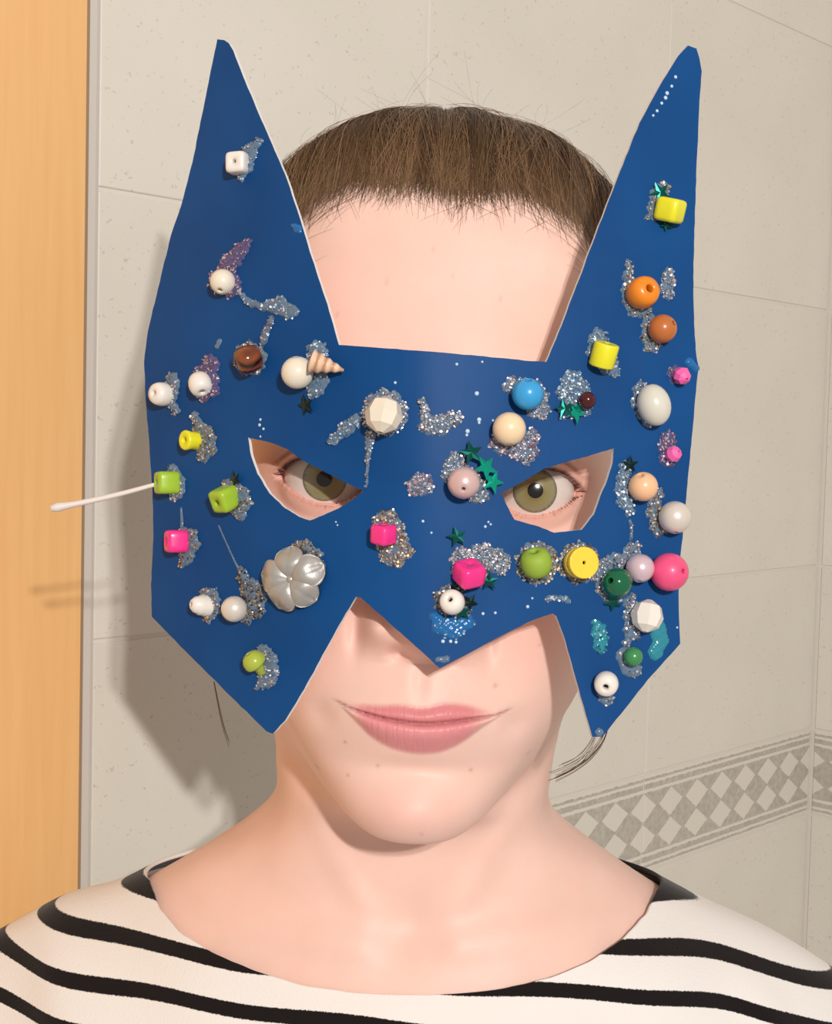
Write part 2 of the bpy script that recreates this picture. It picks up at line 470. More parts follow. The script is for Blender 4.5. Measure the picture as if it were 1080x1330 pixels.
def face_detail(P):
    x, y, z = P[..., 0].copy(), P[..., 1].copy(), P[..., 2].copy()
    front = sstep(60, 45, y)
    dy = np.zeros_like(y)
    # nose
    zz = [-60, -55, -53, -51, -48, -44, -39, -32, -22, -10, 2, 12, 24]
    pp = [0, 0.5, 4, 9, 14, 16.5, 17, 15, 11, 7, 3.5, 1.5, 0]
    ww = [12, 12, 11, 10, 9.5, 9.5, 9.5, 9, 8.5, 7.5, 7, 8, 9]
    prof = np.interp(z, zz, pp); wid = np.interp(z, zz, ww)
    ax = np.abs(x)
    dy -= prof * np.exp(-(ax / wid) ** 2.2)
    dy -= 8.5 * g(ax, z, 14.0, -44, 5.0, 6.0)                       # wings
    dy += 5.0 * g(ax, z, 6.5, -52, 3.4, 2.2)                        # nostrils
    dy += 3.2 * g(ax, z, 20.5, -45, 2.4, 7.5)                       # crease beside the wing
    dy += 4.0 * g(ax, z, 17, 2, 7, 9)                               # inner eye hollow
    dy -= 2.2 * g(ax, z, 33, 20, 20, 7)                             # brow ridge
    dy -= 3.5 * g(ax, z, 42, -26, 16, 13)                           # cheekbone
    dy -= 1.8 * g(ax, z, 36, -62, 12, 14)                           # cheek beside the smile
    dy += 0.9 * g(x, z, 0, -60, 2.6, 6)                             # philtrum
    # lips
    zl = smooth_curve(x, M_LINE); zt = smooth_curve(x, M_TOP, 7); zb = smooth_curve(x, M_BOT)
    inx = sstep(M_BOT[0][0] - 1, M_BOT[0][0] + 4, x) * sstep(M_BOT[-1][0] + 1, M_BOT[-1][0] - 4, x)
    uu = np.clip((z - zl) / np.maximum(zt - zl, 0.4), 0, 1)
    ll = np.clip((zl - z) / np.maximum(zl - zb, 0.4), 0, 1)
    mid = np.exp(-(x / 17) ** 2)
    dy -= inx * (1.7 * np.sin(np.pi * uu ** 0.75) * (z > zl) + (2.3 + 0.8 * mid) * np.sin(np.pi * ll ** 0.62) * (z <= zl))
    linex = sstep(M_LINE[0][0], M_LINE[0][0] + 9, x) * sstep(M_LINE[-1][0], M_LINE[-1][0] - 9, x)
    dy += 1.3 * linex * np.exp(-((z - zl) / 0.6) ** 2)
    dy -= 2.4 * g(x, z, 0, -72, 26, 13)                             # mouth mound
    dy += 1.9 * g(ax, z, 30, -73, 4.5, 5.0)                         # mouth corners
    dy += 1.8 * g(x, z, 0, -88, 15, 3.6)                            # crease over the chin
    dy -= 2.6 * g(x, z, 0, -101, 13, 8)                             # chin pad
    y2 = y + dy * front
    # eyes and lids
    for k, (ex, ez) in enumerate(EYES):
        sgn = -1 if k == 0 else 1
        dx = (x - ex) * sgn; dz = z - ez
        rr = dx ** 2 + dz ** 2
        cy = EYE_R
        yl = cy - np.sqrt(np.maximum((EYE_R + 1.5) ** 2 - rr * 0.86, 4.0))
        near = front * (rr < 19.5 ** 2)
        w = sstep(18.5, 12.5, np.sqrt(rr))
        h = 2.2
        mix = -np.log(np.exp(-np.clip(y2, -40, 60) / h) + np.exp(-np.clip(yl, -40, 60) / h)) * h
        y2 = np.where(near > 0.5, y2 * (1 - w) + mix * w, y2)
        lo, up, ok = lid_curves(dx, sgn)
        y2 += 1.7 * near * np.exp(-((dz - up - 3.6) / 0.9) ** 2) * sstep(-9, -2, dx) * sstep(19, 13, dx)   # lid crease
        y2 += 0.5 * near * np.exp(-((dz - lo + 5.5) / 1.6) ** 2) * sstep(18, 8, np.abs(dx))
        inside = ok & (dz > lo) & (dz < up) & (front > 0.5)
        ye = cy - np.sqrt(np.maximum(EYE_R ** 2 - rr, 0.0))
        y2 = np.where(inside, ye + 2.0, y2)
    P = P.copy(); P[..., 1] = y2
    # ears
    e = sstep(0, 1, 1 - np.abs((z + 4) / 33.0)) * np.exp(-((y - 92) / 13.0) ** 2) * (ax > 50)
    rim = 0.75 + 0.45 * np.clip(np.sqrt(((y - 92) / 12.0) ** 2 + ((z + 4) / 24.0) ** 2), 0, 1)
    P[..., 0] += np.sign(x) * e * 15 * rim
    P[..., 1] += e * 6
    # collar bones and the notch between them
    cb = (z < -130) & (y < 90)
    zc = -158 + 0.10 * ax
    P[..., 1] -= cb * 1.6 * np.exp(-((z - zc) / 6.0) ** 2) * sstep(6, 18, ax) * sstep(100, 70, ax)
    P[..., 1] += cb * 1.8 * g(x, z, 0, -152, 9, 8)
    # neck muscles running down to the notch
    nx = 12 + (z + 152) * 0.62
    P[..., 1] -= 1.2 * np.exp(-((ax - nx) / 6.0) ** 2) * sstep(-154, -140, z) * sstep(-100, -118, z) * (y < 80)
    return P

BODY = face_detail(BASE)
nr, nc = BODY.shape[:2]
BODYR = roll(BODY)
Vb = BODYR.reshape(-1, 3) / 1000.0
Fb = grid_faces(nr, nc, True)[:, ::-1]
cap = [tuple(range(nc))[::-1][::-1], tuple(range((nr - 1) * nc, nr * nc))[::-1]]

def skin_mat():
    m, nt, b = new_mat('skin')
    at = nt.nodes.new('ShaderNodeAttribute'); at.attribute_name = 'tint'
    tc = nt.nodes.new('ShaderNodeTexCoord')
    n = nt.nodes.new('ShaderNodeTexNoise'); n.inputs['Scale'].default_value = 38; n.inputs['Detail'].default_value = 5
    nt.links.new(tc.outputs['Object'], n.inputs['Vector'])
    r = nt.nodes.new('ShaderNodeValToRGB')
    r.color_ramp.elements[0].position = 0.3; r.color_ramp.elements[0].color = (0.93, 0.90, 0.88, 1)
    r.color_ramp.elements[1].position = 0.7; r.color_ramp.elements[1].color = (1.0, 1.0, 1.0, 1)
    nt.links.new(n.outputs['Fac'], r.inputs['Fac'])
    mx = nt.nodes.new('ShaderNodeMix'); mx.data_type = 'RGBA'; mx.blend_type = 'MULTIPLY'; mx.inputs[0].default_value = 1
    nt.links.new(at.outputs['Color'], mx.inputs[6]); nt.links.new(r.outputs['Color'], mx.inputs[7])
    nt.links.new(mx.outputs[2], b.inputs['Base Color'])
    b.inputs['Roughness'].default_value = 0.46
    b.inputs['Specular IOR Level'].default_value = 0.28
    b.inputs['Subsurface Weight'].default_value = 0.30
    b.inputs['Subsurface Radius'].default_value = (1.0, 0.4, 0.25)
    b.inputs['Subsurface Scale'].default_value = 0.0035
    n2 = nt.nodes.new('ShaderNodeTexNoise'); n2.inputs['Scale'].default_value = 1100; n2.inputs['Detail'].default_value = 2
    nt.links.new(tc.outputs['Object'], n2.inputs['Vector'])
    bp = nt.nodes.new('ShaderNodeBump'); bp.inputs['Strength'].default_value = 0.10; bp.inputs['Distance'].default_value = 0.0004
    nt.links.new(n2.outputs['Fac'], bp.inputs['Height'])
    # fine upright creases of the lips
    mp = nt.nodes.new('ShaderNodeMapping'); mp.inputs['Scale'].default_value = (900, 120, 120)
    nt.links.new(tc.outputs['Object'], mp.inputs['Vector'])
    n3 = nt.nodes.new('ShaderNodeTexNoise'); n3.inputs['Scale'].default_value = 1.0; n3.inputs['Detail'].default_value = 2
    nt.links.new(mp.outputs['Vector'], n3.inputs['Vector'])
    mm = nt.nodes.new('ShaderNodeMath'); mm.operation = 'MULTIPLY'
    nt.links.new(n3.outputs['Fac'], mm.inputs[0]); nt.links.new(at.outputs['Alpha'], mm.inputs[1])
    b2 = nt.nodes.new('ShaderNodeBump'); b2.inputs['Strength'].default_value = 0.55; b2.inputs['Distance'].default_value = 0.0008
    nt.links.new(mm.outputs[0], b2.inputs['Height']); nt.links.new(bp.outputs['Normal'], b2.inputs['Normal'])
    nt.links.new(b2.outputs['Normal'], b.inputs['Normal'])
    ml = nt.nodes.new('ShaderNodeMath'); ml.operation = 'MULTIPLY_ADD'
    nt.links.new(at.outputs['Alpha'], ml.inputs[0]); ml.inputs[1].default_value = -0.12; ml.inputs[2].default_value = 0.46
    nt.links.new(ml.outputs[0], b.inputs['Roughness'])
    return m
SKIN = skin_mat()
body = mesh_obj('body', Vb, [tuple(f) for f in Fb] + cap, SKIN, person)

HL = [(0, 2.74), (0.6, 2.70), (1.2, 2.70), (1.7, 2.84), (2.2, 3.10), (2.7, 3.7), (3.1, 4.6), (3.5, 5.8), (4.1, 5.4), (4.7, 7.4), (5.5, 9.2), (7, 9.8)]
def hairline(s):
    return smooth_curve(np.abs(s), HL, 7) + 0.04 * np.sin(s * 5.1) + 0.05 * np.sin(s * 2.2 + 1)

def paint_skin(o):
    X, Y, Z = BASE[..., 0], BASE[..., 1], BASE[..., 2]
    base = np.array(srgb(242, 206, 193)[:3])
    C = np.ones(X.shape + (4,)); C[..., :3] = base; C[..., 3] = 0
    def blend(w, col):
        c = np.array(col[:3]); C[..., :3] = C[..., :3] * (1 - w[..., None]) + c * w[..., None]
    fr = sstep(60, 40, Y)
    ax = np.abs(X)
    blend(0.45 * fr * (g(ax, Z, 44, -40, 20, 20)), srgb(238, 172, 158))
    blend(0.35 * fr * g(X, Z, 0, -42, 16, 14), srgb(236, 165, 152))
    blend(0.30 * fr * g(X, Z, 0, -102, 18, 10), srgb(240, 178, 168))
    blend(0.30 * fr * g(X, Z, -6, 50, 40, 16), srgb(243, 186, 172))
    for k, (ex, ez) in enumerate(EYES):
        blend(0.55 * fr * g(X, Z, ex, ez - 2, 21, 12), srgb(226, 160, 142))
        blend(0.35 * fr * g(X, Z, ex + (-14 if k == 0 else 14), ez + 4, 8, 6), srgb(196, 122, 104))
    for k, (ex, ez) in enumerate(EYES):
        dx = (X - ex) * (-1 if k == 0 else 1); dz = Z - ez
        lo, up, ok = lid_curves(dx, 0)
        blend(0.85 * fr * ok * np.exp(-((dz - up - 0.3) / 0.75) ** 2), srgb(70, 40, 30))
        blend(0.45 * fr * np.exp(-((dz - up - 3.9) / 0.8) ** 2) * sstep(-9, -2, dx) * sstep(19, 13, dx), srgb(150, 88, 70))
        blend(0.5 * fr * ok * np.exp(-((dz - lo + 0.4) / 0.7) ** 2), srgb(214, 130, 116))
    # lips
    zl = smooth_curve(X, M_LINE); zt = smooth_curve(X, M_TOP, 7); zb = smooth_curve(X, M_BOT)
    lip = sstep(zb - 0.8, zb + 1.6, Z) * sstep(zt + 1.2, zt - 1.0, Z) * sstep(M_BOT[0][0] + 1.0, M_BOT[0][0] + 9, X) * sstep(M_BOT[-1][0] - 2.0, M_BOT[-1][0] - 14, X) * fr
    blend(0.9 * lip, srgb(224, 142, 150))
    blend(0.5 * lip * (Z > zl), srgb(218, 136, 140))
    ln = np.exp(-((Z - zl) / 0.42) ** 2) * sstep(M_LINE[0][0], M_LINE[0][0] + 4, X) * sstep(M_LINE[-1][0], M_LINE[-1][0] - 4, X) * fr
    blend(0.7 * ln, srgb(140, 62, 64))
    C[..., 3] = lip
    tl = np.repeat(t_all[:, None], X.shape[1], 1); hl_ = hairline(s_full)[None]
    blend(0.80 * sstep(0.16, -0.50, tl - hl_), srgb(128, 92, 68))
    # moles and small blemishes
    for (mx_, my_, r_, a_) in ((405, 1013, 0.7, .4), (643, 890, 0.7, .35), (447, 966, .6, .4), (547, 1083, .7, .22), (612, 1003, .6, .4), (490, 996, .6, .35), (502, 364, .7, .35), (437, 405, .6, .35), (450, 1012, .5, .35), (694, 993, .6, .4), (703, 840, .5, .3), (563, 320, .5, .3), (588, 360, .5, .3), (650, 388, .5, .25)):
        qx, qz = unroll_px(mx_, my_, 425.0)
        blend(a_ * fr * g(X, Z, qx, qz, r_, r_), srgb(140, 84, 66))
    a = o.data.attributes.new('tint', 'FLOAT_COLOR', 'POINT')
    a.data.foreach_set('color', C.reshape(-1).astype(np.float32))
paint_skin(body)

# --- eyes
SCLERA = mat_simple('sclera', srgb(216, 206, 200), 0.2, spec=0.5, sss=0.15, var=0.04, bscale=180)
def iris_mat():
    m, nt, b = new_mat('iris_green')
    tc = nt.nodes.new('ShaderNodeTexCoord')
    sp = nt.nodes.new('ShaderNodeSeparateXYZ'); nt.links.new(tc.outputs['Object'], sp.inputs[0])
    cx_ = nt.nodes.new('ShaderNodeCombineXYZ'); nt.links.new(sp.outputs[0], cx_.inputs[0]); nt.links.new(sp.outputs[2], cx_.inputs[1])
    ln = nt.nodes.new('ShaderNodeVectorMath'); ln.operation = 'LENGTH'; nt.links.new(cx_.outputs[0], ln.inputs[0])
    nz = nt.nodes.new('ShaderNodeVectorMath'); nz.operation = 'NORMALIZE'; nt.links.new(cx_.outputs[0], nz.inputs[0])
    no = nt.nodes.new('ShaderNodeTexNoise'); no.inputs['Scale'].default_value = 14; no.inputs['Detail'].default_value = 4
    nt.links.new(nz.outputs[0], no.inputs['Vector'])
    ad = nt.nodes.new('ShaderNodeMath'); ad.operation = 'MULTIPLY_ADD'
    nt.links.new(no.outputs['Fac'], ad.inputs[0]); ad.inputs[1].default_value = 0.0022
    nt.links.new(ln.outputs['Value'], ad.inputs[2])
    r = nt.nodes.new('ShaderNodeValToRGB')
    mr = nt.nodes.new('ShaderNodeMapRange'); mr.inputs['From Min'].default_value = 0.0030; mr.inputs['From Max'].default_value = 0.0084
    nt.links.new(ad.outputs[0], mr.inputs['Value']); nt.links.new(mr.outputs[0], r.inputs['Fac'])
    e = r.color_ramp.elements
    e[0].position = 0; e[0].color = srgb(112, 92, 48)
    e[1].position = 1; e[1].color = srgb(66, 64, 52)
    k = e.new(0.35); k.color = srgb(134, 124, 78)
    k = e.new(0.75); k.color = srgb(138, 134, 104)
    nt.links.new(r.outputs['Color'], b.inputs['Base Color'])
    b.inputs['Roughness'].default_value = 0.3
    b.inputs['Coat Weight'].default_value = 1.0
    b.inputs['Coat Roughness'].default_value = 0.1
    return m
IRIS = iris_mat()
PUPIL = mat_simple('pupil_black', (0.004, 0.003, 0.003, 1), 0.13, spec=0.8)
def sph_cap(r, half, n=40, rings=14, inner=0.0):
    V, Fc = [], []
    a0 = math.asin(min(1, half / r)) if half < r else math.pi
    if half >= r: a0 = math.pi * 0.985
    for i in range(rings + 1):
        a = a0 * i / rings
        for j in range(n):
            p = 2 * math.pi * j / n
            V.append((r * math.sin(a) * math.cos(p), -r * math.cos(a), r * math.sin(a) * math.sin(p)))
    return np.array(V) / 1000, grid_faces(rings + 1, n, True)
for k, (ex, ez) in enumerate(EYES):
    c = roll(np.array([[ex, EYE_R, ez]]))[0] / 1000
    V, Fc = sph_cap(EYE_R, 99)
    eye = mesh_obj('eye', V, Fc, SCLERA, person, loc=tuple(c))
    gz = Matrix.Rotation(math.radians(2.0 if k == 0 else -2.0), 4, 'Z')
    V, Fc = sph_cap(EYE_R + 0.12, 6.9)
    ir = mesh_obj('iris', V, Fc, IRIS, eye)
    V, Fc = sph_cap(EYE_R + 0.20, 2.45, rings=6)
    pu = mesh_obj('pupil', V, Fc, PUPIL, eye)
tag(person.children[1], 'green-grey eye seen through the mask, left in the photo')
tag(person.children[2], 'green-grey eye seen through the mask, right in the photo')

# --- eyelashes along both lids
LASH = mat_simple('lash_brown', srgb(46, 30, 22), 0.5)
for k, (ex, ez) in enumerate(EYES):
    sgn = -1 if k == 0 else 1
    st, rd_ = [], []
    for upper, n in ((True, 60), (False, 22)):
        for i in range(n):
            dx = rng.uniform(-10.5, 12.0)
            lo, up, ok = lid_curves(np.array(dx), sgn)
            dz = float(up) if upper else float(lo)
            yy = EYE_R - math.sqrt(max((EYE_R + 1.2) ** 2 - (dx * dx + dz * dz) * 0.86, 4))
            L = rng.uniform(2.4, 3.6) if upper else rng.uniform(2, 3.4)
            out = (dx / 15) * 0.6 + rng.normal(0, .12)
            pts = []
            for q in np.linspace(0, 1, 5):
                if upper: d = (out * L * q, -L * 0.85 * q, L * (-0.25 * q + 0.5 * q * q))
                else: d = (out * L * q, -L * 0.55 * q, -L * (0.75 * q - 0.2 * q * q))
                pts.append((ex + sgn * (dx + d[0]), yy + d[1], ez + dz + d[2]))
            st.append(pts)
            rd_.append(np.array([1, .9, .75, .5, .15]) * (0.07 if upper else 0.03))
    V, Fc = tubes(roll(np.array(st)) / 1000, np.array(rd_) / 1000)
    tag(mesh_obj('eyelashes', V, Fc, LASH, person), kind='stuff')

# --- hair: close-combed cap with strands swept back from the hairline
def hair_mat():
    m, nt, b = new_mat('hair_brown')
    tc = nt.nodes.new('ShaderNodeTexCoord')
    at = nt.nodes.new('ShaderNodeAttribute'); at.attribute_name = 'shade'
    r = nt.nodes.new('ShaderNodeValToRGB')
    e = r.color_ramp.elements
    e[0].position = 0; e[0].color = srgb(58, 40, 26)
    e[1].position = 1; e[1].color = srgb(158, 124, 92)
    k = e.new(0.6); k.color = srgb(100, 74, 50)
    nt.links.new(at.outputs['Fac'], r.inputs['Fac'])
    nt.links.new(r.outputs['Color'], b.inputs['Base Color'])
    b.inputs['Roughness'].default_value = 0.34
    b.inputs['Specular IOR Level'].default_value = 0.5
    return m
HAIR = hair_mat()
def shade_attr(o, vals):
    a = o.data.attributes.new('shade', 'FLOAT', 'POINT')
    a.data.foreach_set('value', np.asarray(vals, np.float32))
# normals of the cage
def surf_n(s, t):
    e = 1e-3
    P = surf_pts(s, t)
    A = surf_pts(s + e, t) - surf_pts(s - e, t)
    B = surf_pts(s, t + e) - surf_pts(s, np.maximum(t - e, 0))
    N = np.cross(A, B)
    N /= np.linalg.norm(N, axis=-1, keepdims=True) + 1e-9
    C = np.array([0, 85, 20.])
    flip = np.sum(N * (P - C), -1) < 0
    N[flip] *= -1
    return P, N
# dense lookup of the cage for scattered points
LS = np.linspace(-7, 7, 281); LT = np.linspace(0, 12, 241)
LUT = surf(LS, LT)
def surf_pts(s, t):
    s = ((np.asarray(s, float) + 7) % 14) - 7
    fs = (s + 7) / 14 * 280; ft = np.clip(np.asarray(t, float), 0, 12) / 12 * 240
    i = np.clip(np.floor(ft).astype(int), 0, 239); j = np.clip(np.floor(fs).astype(int), 0, 279)
    u = (ft - i)[..., None]; v = (fs - j)[..., None]
    return LUT[i, j] * (1 - u) * (1 - v) + LUT[i + 1, j] * u * (1 - v) + LUT[i, j + 1] * (1 - u) * v + LUT[i + 1, j + 1] * u * v

ns_, nt_ = 260, 46
ss = np.linspace(-7, 7, ns_, endpoint=False)
hl = hairline(ss) - 0.50
qq = np.linspace(0, 1, nt_)
SS = np.repeat(ss[None], nt_, 0); TT = hl[None] * (1 - qq[:, None]) + 0.02 * qq[:, None]
P, N = surf_n(SS, TT)
dist = (hl[None] - TT)
lift = 0.6 + 4.0 * sstep(0.0, 1.4, dist)
lift = lift + 0.55 * np.sin(SS * 47 + 2 * np.sin(TT * 2)) * sstep(0.1, 1.0, dist) + 0.35 * np.sin(SS * 101 + TT * 1.3) * sstep(0.1, 1.0, dist)
Pc = P + N * lift[..., None]
capm = mesh_obj('hair', roll(Pc).reshape(-1, 3) / 1000, grid_faces(nt_, ns_, True), HAIR, person)
shade_attr(capm, (0.18 + 0.12 * np.sin(SS * 83) + 0.1 * np.sin(SS * 31 + TT)).reshape(-1))
tag(capm, 'brown hair combed back tightly from the forehead')

def strands(n, srange, len_t, pts, liftmax, rad, jit, seed, start=(.12, .10), wander=.10, dark=0.34, fan=.10, rootlight=0.2):
    r = np.random.default_rng(seed)
    s0 = r.uniform(*srange, n)
    t0 = hairline(s0) + r.normal(start[0] - .12, start[1], n)
    L = r.uniform(*len_t, n)
    q = np.linspace(0, 1, pts)
    cl = np.floor(s0 * 7 + r.normal(0, .35, n)).astype(int)                # locks that lie together
    lock = np.random.default_rng(seed + 99).normal(0, 1, (400, 3))[cl % 400]
    dr = r.normal(0, wander, n) + fan * s0 + 0.10 * lock[:, 0]
    S_ = s0[:, None] + dr[:, None] * q[None] ** 1.2
    T_ = np.maximum(t0[:, None] - L[:, None] * q[None], 0.05)
    P, N = surf_n(S_, T_)
    lf = 0.12 + liftmax * (r.uniform(.80, 1.12, n) + 0.10 * lock[:, 1])[:, None] * sstep(0, 1.6, (hairline(S_) - T_)) + jit * r.normal(0, 1, (n, 1)) * q[None] ** 2
    P = P + N * np.maximum(lf, 0.1)[..., None]
    R = rad * (0.35 + 0.65 * np.sin(np.pi * np.clip(q * .9 + .06, 0, 1)))[None] * r.uniform(.6, 1.25, (n, 1))
    sh = np.clip(r.normal(dark, 0.16, n) + 0.13 * lock[:, 2], 0, 1)
    sh = np.clip(sh[:, None] + rootlight * (1 - sstep(0, 0.4, q))[None], 0, 1)
    return roll(P) / 1000, R / 1000, sh
parts = [strands(4200, (-3.2, 3.2), (1.2, 2.9), 11, 5.4, 0.14, 0.25, 1, start=(-.12, .17), fan=-.05),
         strands(1500, (-2.9, 2.9), (0.6, 1.6), 10, 4.6, 0.075, 0.4, 2, start=(.10, .15), wander=.16, dark=.42, fan=-.08),
         strands(420, (-2.9, 2.9), (0.25, 0.9), 8, 3.0, 0.045, 0.6, 7, start=(.34, .12), wander=.30, dark=.5, fan=-.15),
         strands(700, (-2.7, 2.7), (1.0, 2.6), 12, 6.2, 0.08, 0.8, 5, start=(.02, .17), wander=.55, dark=.85),
         strands(900, (3.0, 11.0), (2.0, 5.5), 10, 6.0, 0.22, 0.2, 3, fan=0)]
Va, Fa, Sa, off = [], [], [], 0
for S_, R_, sh in parts:
    V, Fc = tubes(S_, R_)
    Va.append(V); Fa.append(Fc + off); off += len(V)
    Sa.append(np.repeat(sh.reshape(-1), 3))
ho = mesh_obj('hair_strands', np.concatenate(Va), np.concatenate(Fa), HAIR, person)
shade_attr(ho, np.concatenate(Sa)); tag(ho, kind='stuff')
# stray hairs standing off the head, and wisps beside the neck
fly = []
for i in range(46):
    s = rng.uniform(-2.6, 2.6); t = rng.uniform(0.3, 2.0)
    p, n = surf_n(np.array([s]), np.array([t])); p = p[0] + n[0] * 5; n = n[0]
    d = np.array([rng.normal(0, .7) - 0.15, rng.normal(0, .5), abs(rng.normal(0.3, .4))]) + n * rng.uniform(.1, .9)
    L = rng.uniform(5, 17); cv = rng.normal(0, .45, 3)
    fly.append([p + d * L * q + cv * L * q * q for q in np.linspace(0, 1, 9)])
fly = roll(np.array(fly)) / 1000
V, Fc = tubes(fly, np.full(fly.shape[:2], 0.000028))
fo = mesh_obj('stray_hair', V, Fc, HAIR, person); shade_attr(fo, np.full(len(V), .35)); tag(fo, kind='stuff')
wisps = []
def wisp(pts, d0, d1, n, spread):
    for i in range(n):
        k = np.array([px(x, y, d0 + (d1 - d0) * j / (len(pts) - 1)) - ORG for j, (x, y) in enumerate(pts)])
        k = k + rng.normal(0, spread, 3) * np.linspace(.3, 1, len(pts))[:, None]
        wisps.append(spline(k, np.linspace(0, len(pts) - 1, 14)))
wisp([(790, 935), (781, 962), (762, 985), (738, 1001), (716, 1011)], .505, .512, 10, .0012)
wisp([(775, 945), (768, 965), (752, 985), (730, 997)], .505, .512, 5, .0012)
wisp([(278, 885), (284, 915), (291, 945), (297, 962)], .52, .53, 5, .0008)
wisps = np.array(wisps)
V, Fc = tubes(wisps, np.full(wisps.shape[:2], 0.00010))
wo = mesh_obj('hair_wisps', V, Fc, HAIR, person); shade_attr(wo, np.full(len(V), .45)); tag(wo, kind='stuff')

# --- striped top
def shirt_mat():
    m, nt, b = new_mat('striped_jersey')
    uv = nt.nodes.new('ShaderNodeUVMap')
    sp = nt.nodes.new('ShaderNodeSeparateXYZ'); nt.links.new(uv.outputs['UV'], sp.inputs[0])
    tc = nt.nodes.new('ShaderNodeTexCoord')
    no = nt.nodes.new('ShaderNodeTexNoise'); no.inputs['Scale'].default_value = 1400; no.inputs['Detail'].default_value = 2
    nt.links.new(tc.outputs['Object'], no.inputs['Vector'])
    a = nt.nodes.new('ShaderNodeMath'); a.operation = 'MULTIPLY_ADD'
    nt.links.new(no.outputs['Fac'], a.inputs[0]); a.inputs[1].default_value = 0.05; nt.links.new(sp.outputs[1], a.inputs[2])
    f = nt.nodes.new('ShaderNodeMath'); f.operation = 'FRACT'; nt.links.new(a.outputs[0], f.inputs[0])
    r = nt.nodes.new('ShaderNodeValToRGB'); r.color_ramp.interpolation = 'LINEAR'
    e = r.color_ramp.elements
    e[0].position = 0.0; e[0].color = srgb(24, 19, 20)
    e[1].position = 0.31; e[1].color = srgb(24, 19, 20)
    k = e.new(0.33); k.color = srgb(236, 232, 228)
    k = e.new(0.98); k.color = srgb(236, 232, 228)
    k = e.new(1.0); k.color = srgb(24, 19, 20)
    nt.links.new(f.outputs[0], r.inputs['Fac'])
    nt.links.new(r.outputs['Color'], b.inputs['Base Color'])
    b.inputs['Roughness'].default_value = 0.9
    b.inputs['Specular IOR Level'].default_value = 0.15
    b.inputs['Sheen Weight'].default_value = 0.15
    bp = nt.nodes.new('ShaderNodeBump'); bp.inputs['Strength'].default_value = 0.35; bp.inputs['Distance'].default_value = 0.0006
    nt.links.new(no.outputs['Fac'], bp.inputs['Height']); nt.links.new(bp.outputs['Normal'], b.inputs['Normal'])
    return m
SHIRT = shirt_mat()
NECK = [(150, 1060), (192, 1122), (200, 1150), (214, 1185), (240, 1216), (285, 1242), (340, 1264), (400, 1281), (470, 1290), (555, 1292), (640, 1286), (710, 1271), (760, 1251), (800, 1224), (830, 1192), (848, 1160), (856, 1142), (900, 1080)]
sx = np.concatenate([np.linspace(-7, -4, 36, endpoint=False), np.linspace(-4, 4, 220, endpoint=False), np.linspace(4, 7, 36, endpoint=False)])
tt = np.linspace(13.5, 20, 500)
SUR = face_detail(surf(sx, tt))
SR = roll(SUR) / 1000 + ORG
PX = SR[..., 0] / SR[..., 1] * FPX + CX; PY = CY - SR[..., 2] / SR[..., 1] * FPX
below = PY > np.interp(PX, [p[0] for p in NECK], [p[1] for p in NECK])
tn = np.zeros(len(sx))
for j in range(len(sx)):
    w = np.where(~below[:, j])[0]
    tn[j] = tt[min(len(tt) - 1, (w[-1] + 1) if len(w) else 0)]
side = np.abs(sx)
i_l = np.argmin(np.abs(sx + 3.7)); i_r = np.argmin(np.abs(sx - 3.7))
for j in range(len(sx)):
    if side[j] > 3.7:
        ref = tn[i_l] if sx[j] < 0 else tn[i_r]
        q = sstep(3.7, 6.5, side[j])
        tn[j] = ref * (1 - q) + (16.6) * q
ker = np.array([1, 2, 3, 2, 1.]) / 9
tn = np.convolve(np.concatenate([tn[-2:], tn, tn[:2]]), ker, 'valid')
nrow = 120
qq = np.linspace(0, 1, nrow) ** 1.25
TSH = tn[None] * (1 - qq[:, None]) + (NRING - 1) * qq[:, None]
# dense lookup for the lower cage
LT2 = np.linspace(13, NRING - 1, 400)
LUT2 = face_detail(surf(sx, LT2))
ft = (TSH - 13) / (NRING - 1 - 13) * 399
ii = np.clip(np.floor(ft).astype(int), 0, 398); uu = (ft - ii)[..., None]
jj = np.repeat(np.arange(len(sx))[None], nrow, 0)
PS = LUT2[ii, jj] * (1 - uu) + LUT2[ii + 1, jj] * uu
# outward normals by differences
dA = np.roll(PS, -1, 1) - np.roll(PS, 1, 1); dB = np.gradient(PS, axis=0)
NS = np.cross(dA, dB); NS /= np.linalg.norm(NS, axis=-1, keepdims=True) + 1e-9
cen = PS.mean(axis=1, keepdims=True)
if np.sum(NS * (PS - cen)) < 0: NS = -NS
X, Z = PS[..., 0], PS[..., 2]
d = np.linspace(0, 1, nrow)[:, None]
fold = (1.5 * np.sin(X * 0.055 + Z * 0.03 + 1.0) + 1.0 * np.sin(X * 0.021 - Z * 0.08) + 0.7 * np.sin(X * .12 + Z * .05)) * sstep(0.0, 0.25, d)
fold = fold + 2.0 * np.exp(-((X - 128 + (Z + 190) * .5) / 9) ** 2) * sstep(-165, -185, Z) + 1.0 * np.exp(-((X + 128 + (Z + 175) * .3) / 10) ** 2) * sstep(-160, -180, Z)
PS = PS + NS * (2.2 + fold + 0 * d)[..., None]
PSr = roll(PS)
shirt = mesh_obj('striped_top', PSr.reshape(-1, 3) / 1000, grid_faces(nrow, len(sx), True)[:, ::-1], SHIRT, person)
tag(shirt, 'white boat-neck top with black horizontal stripes')
lay = shirt.data.uv_layers.new(name='UVMap')
Xr, Zr = PSr[..., 0], PSr[..., 2]
ST_P = 13.7
sp_ = lambda v: 12.0 * np.log1p(np.exp(np.clip(v / 12.0, -30, 30)))     # soft ramp
wob = 1.3 * np.sin(Xr * 0.05 + 0.9) * sstep(60, 110, np.abs(Xr)) + 0.6 * np.sin(Xr * .09 + Zr * .03)
